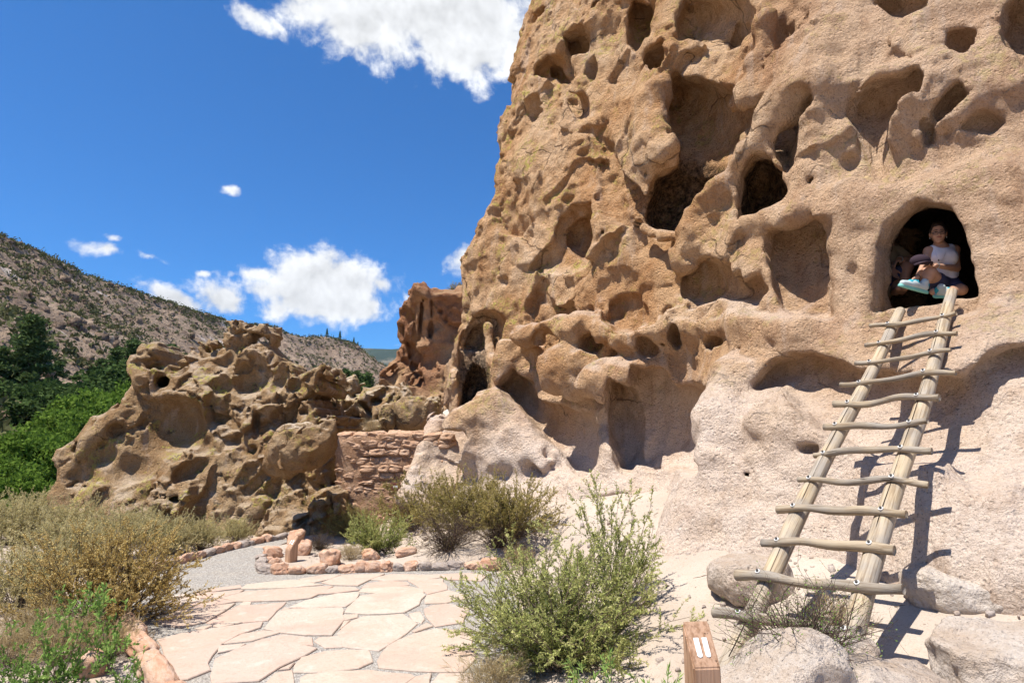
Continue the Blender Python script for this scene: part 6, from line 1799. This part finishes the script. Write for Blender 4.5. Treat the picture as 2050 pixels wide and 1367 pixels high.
for px, yt, Y, f, lb in [(700, 772, 40, 1.1, 'green tree between the ridge fins'), (715, 790, 36, 0.9, 'small green tree right of the leaning ridge fin')]:
    tree(OAK, px, yt, Y, lb, 'tree', GT, f, 10.0)

row_w = ['first', 'second', 'third', 'fourth', 'fifth', 'sixth', 'seventh', 'eighth', 'ninth', 'tenth', 'eleventh', 'twelfth', 'thirteenth', 'fourteenth']
for i, (px, yt, Y) in enumerate([(-14, 760, 82), (14, 770, 78), (42, 782, 80), (66, 776, 84), (92, 768, 80), (116, 780, 76), (138, 772, 86), (160, 790, 82), (184, 776, 92), (206, 760, 98), (228, 742, 104), (250, 728, 108), (276, 724, 112), (300, 734, 112)]):
    tree(OAK, px, yt, Y, 'dark leafy tree, %s from the left in the row below the pines' % row_w[i], 'tree', 'dark leafy trees below the pines', 1.25, 10.0)
# ---- scrub and broken rock on the far slope (too many to count)
def scrub():
    g = np.random.default_rng(9)
    p = Plant(9)
    n = 15000
    ii = g.integers(60, NU - 20, n); v01 = g.random(n)
    jj = np.where(g.random(n) < 0.28, g.integers(int(NVV * 0.09), int(NVV * 0.17), n), (NVV * (0.15 + 0.85 * v01)).astype(int)); jj = np.clip(jj, 0, NVV - 2)
    P_ = HPf.reshape(NU, NVV, 3)[ii, jj]
    keep = pn(P_, 45) + g.normal(0, 0.7, n) > -0.35
    P_ = P_[keep]; n = len(P_)
    sz = g.uniform(0.6, 1.7, n) * np.where(g.random(n) < 0.10, 1.9, 1.0)
    m = 16
    base = np.repeat(P_, m, 0) + g.normal(0, 0.55, (n * m, 3)) * np.repeat(sz, m)[:, None] * np.array((1, 1, 0.55)) + np.stack([np.zeros(n * m)] * 2 + [np.repeat(sz, m) * 0.55], 1)
    p.leaves(base, np.tile((0, 0, 0.4), (n * m, 1)), 1.15, 0.75, np.repeat(g.uniform(0.1, 0.8, n), m), 0.9)
    v = np.concatenate(p.lv)
    o = mesh_obj('hillside_scrub', v, np.arange(len(v)).reshape(-1, 4), M['scrub'], smooth=False, attrs={'tone': np.concatenate(p.lt)})
    tag(o, 'dark green juniper scrub dotted over the far talus slope', 'scrub', kind='stuff')
    # talus blocks
    me = ST_MESH[0]
    n = 4200
    ii = g.integers(60, NU - 20, n); jj = np.clip((NVV * (0.14 + 0.86 * g.random(n))).astype(int), 0, NVV - 2)
    P_ = HPf.reshape(NU, NVV, 3)[ii, jj] + g.normal(0, 1.2, (n, 3)) * np.array((1, 1, 0))
    cube = np.array([(x, y, z) for x in (-1, 1) for y in (-1, 1) for z in (-1, 1)], float)
    vv = (cube[None] + g.normal(0, 0.28, (n, 8, 3))) * (g.uniform(0.25, 0.9, (n, 1, 3)) * np.where(g.random((n, 1, 1)) < 0.08, 2.2, 1.0)) + P_[:, None, :]
    fc = np.array(((0, 1, 3, 2), (4, 6, 7, 5), (0, 4, 5, 1), (2, 3, 7, 6), (0, 2, 6, 4), (1, 5, 7, 3)))
    F = (np.arange(n)[:, None, None] * 8 + fc[None]).reshape(-1, 4)
    o = mesh_obj('talus_blocks', vv.reshape(-1, 3), F, M['hill'], smooth=False)
    tag(o, 'broken rock blocks strewn over the far talus slope', 'rocks', kind='stuff')
scrub()
# pines standing on the far rim
RT = 'small pines on the mesa rim'
rr_ = HPf.reshape(NU, NVV, 3)
for px, s, nm in [(632, 1.0, 'first'), (655, 1.25, 'second'), (668, 0.9, 'third'), (680, 1.4, 'fourth'), (692, 0.9, 'fifth'), (701, 1.2, 'sixth'), (708, 1.1, 'seventh'), (716, 1.3, 'eighth'), (724, 0.9, 'ninth'), (580, 0.9, 'tenth'), (510, 0.9, 'eleventh')]:
    # nearest rim point in that direction
    row = rr_[:, int(NVV * 0.115)]; pxs = np.array([proj(r_)[0] if r_[1] > 10 else -9999 for r_ in row]); k = int(np.argmin(np.abs(pxs - px)))
    o = copy_tree(PINE[0]); o.location = tuple(row[k] - np.array((0, 0, 0.5))); h_ = 0.36 * s; o.scale = (h_ * 1.1, h_ * 1.1, h_); o.rotation_euler = (0, 0, px)
    tag(o, 'small pine on the far mesa rim, %s' % {'first': 'leftmost of the row near its right end', 'second': 'second of the row, taller', 'third': 'third of the row from the left', 'fourth': 'tallest of the row', 'fifth': 'short one right of the tallest', 'sixth': 'sixth of the row from the left', 'seventh': 'close before the last pair', 'eighth': 'tall one before the last', 'ninth': 'last at the right end of the rim', 'tenth': 'alone left of the row', 'eleventh': 'alone above the outcrop summit'}[nm], 'pine', RT)
# shrubs on the red cliff's brow
for i, (px, py, lb) in enumerate([(846, 626, 'dark shrub on the brow of the red cliff, left of three'), (890, 596, 'dark shrub on the brow of the red cliff, middle of three'), (920, 578, 'dark shrub on the brow of the red cliff, right of three')]):
    o = copy_tree(rab); c = at(px, py, 33.8); o.location = tuple(c - np.array((0, 0, 0.3))); o.scale = (1.0, 1.0, 0.8)
    tag(o, lb, 'shrub', 'shrubs on the red cliff brow')

# ---- litter: pebbles and dry sticks on the sand (too many to count), and a few larger sticks one by one
def litter():
    g = np.random.default_rng(77)
    n = 5200
    x = g.uniform(-6, 5, n); y = g.uniform(2.6, 13, n)
    pth = (x < 0.15) & (x > -4.2) & (y < 9.6)
    keep = ~pth | (g.random(n) < 0.03)
    x, y = x[keep], y[keep]; n = len(x)
    sd = NV[0] * (x - A0[0]) + NV[1] * (y - A0[1]); m = sd > 0.9; x, y = x[m], y[m]; n = len(x)
    z = ground_z(x, y) + 0.005
    cube = np.array([(a, b, c) for a in (-1, 1) for b in (-1, 1) for c in (-1, 1)], float)
    s = g.uniform(0.004, 0.012, (n, 1, 1)) * np.where(g.random((n, 1, 1)) < 0.10, 2.8, 1.0) * g.uniform(0.6, 1.4, (n, 1, 3))
    vv = (cube[None] + g.normal(0, 0.3, (n, 8, 3))) * s + np.stack([x, y, z], 1)[:, None, :]
    fc = np.array(((0, 1, 3, 2), (4, 6, 7, 5), (0, 4, 5, 1), (2, 3, 7, 6), (0, 2, 6, 4), (1, 5, 7, 3)))
    tag(mesh_obj('pebbles', vv.reshape(-1, 3), (np.arange(n)[:, None, None] * 8 + fc[None]).reshape(-1, 4), M['grey_mortar'], smooth=False), 'small pebbles scattered over the sandy ground', 'pebbles', kind='stuff')
    p = Plant(78)
    for i in range(420):
        xx, yy = g.uniform(-6, 4, 1)[0], g.uniform(2.6, 12.5, 1)[0]
        if -4.2 < xx < 0.2 and yy < 9.4: continue
        zz_ = gz(xx, yy) + 0.012; az = g.uniform(0, 6.28); L = g.uniform(0.05, 0.22)
        p.twig(arc((xx, yy, zz_), (math.cos(az), math.sin(az), 0.05), L, 4, g, 0.5), 0.0035, 0.0015)
    tag(mesh_obj('twig_litter', np.concatenate(p.sv), np.concatenate(p.sf), M['twig']), 'dry twigs littering the sandy ground', 'twigs', kind='stuff')
    for (px, py, L, az, lb) in [(1392, 1182, 0.16, 0.3, 'forked dry stick on the sand left of the drum shaped block'), (1335, 1180, 0.14, 1.4, 'short upright looking dry stick on the sand'), (1310, 1125, 0.10, 0.4, 'small dry stick on the pale sand slope')]:
        c = on_ground(px, py); q = Plant(int(px))
        q.twig(arc((0, 0, 0.02), (math.cos(az), math.sin(az), 0.1), L, 5, q.g, 0.5), 0.010, 0.005); q.twig(arc((0.02, 0.01, 0.025), (math.cos(az + 0.8), math.sin(az + 0.8), 0.2), L * 0.5, 4, q.g, 0.5), 0.008, 0.003)
        o = mesh_obj('dry_stick', np.concatenate(q.sv), np.concatenate(q.sf), M['twig'], loc=tuple(c)); tag(o, lb, 'stick')
litter()

def haze_box():
    lo, hi = (-7000, -900, -60), (7000, 6300, 800)
    bm = bmesh.new(); bmesh.ops.create_cube(bm, size=1.0)
    for v in bm.verts: v.co = Vector([(lo[i] + hi[i]) / 2 + v.co[i] * (hi[i] - lo[i]) for i in range(3)])
    me = bpy.data.meshes.new('haze'); bm.to_mesh(me); bm.free()
    m = bpy.data.materials.new('air'); m.use_nodes = True; N, L = m.node_tree.nodes, m.node_tree.links; N.clear()
    out = N.new('ShaderNodeOutputMaterial'); pv = N.new('ShaderNodeVolumePrincipled')
    pv.inputs['Color'].default_value = (0.62, 0.80, 1.0, 1); pv.inputs['Density'].default_value = 0.000028; pv.inputs['Anisotropy'].default_value = 0.2
    L.new(pv.outputs[0], out.inputs['Volume']); me.materials.append(m)
    o = bpy.data.objects.new('haze', me); col.objects.link(o); tag(o, 'thin blue air haze filling the canyon', 'haze', kind='stuff')
haze_box()
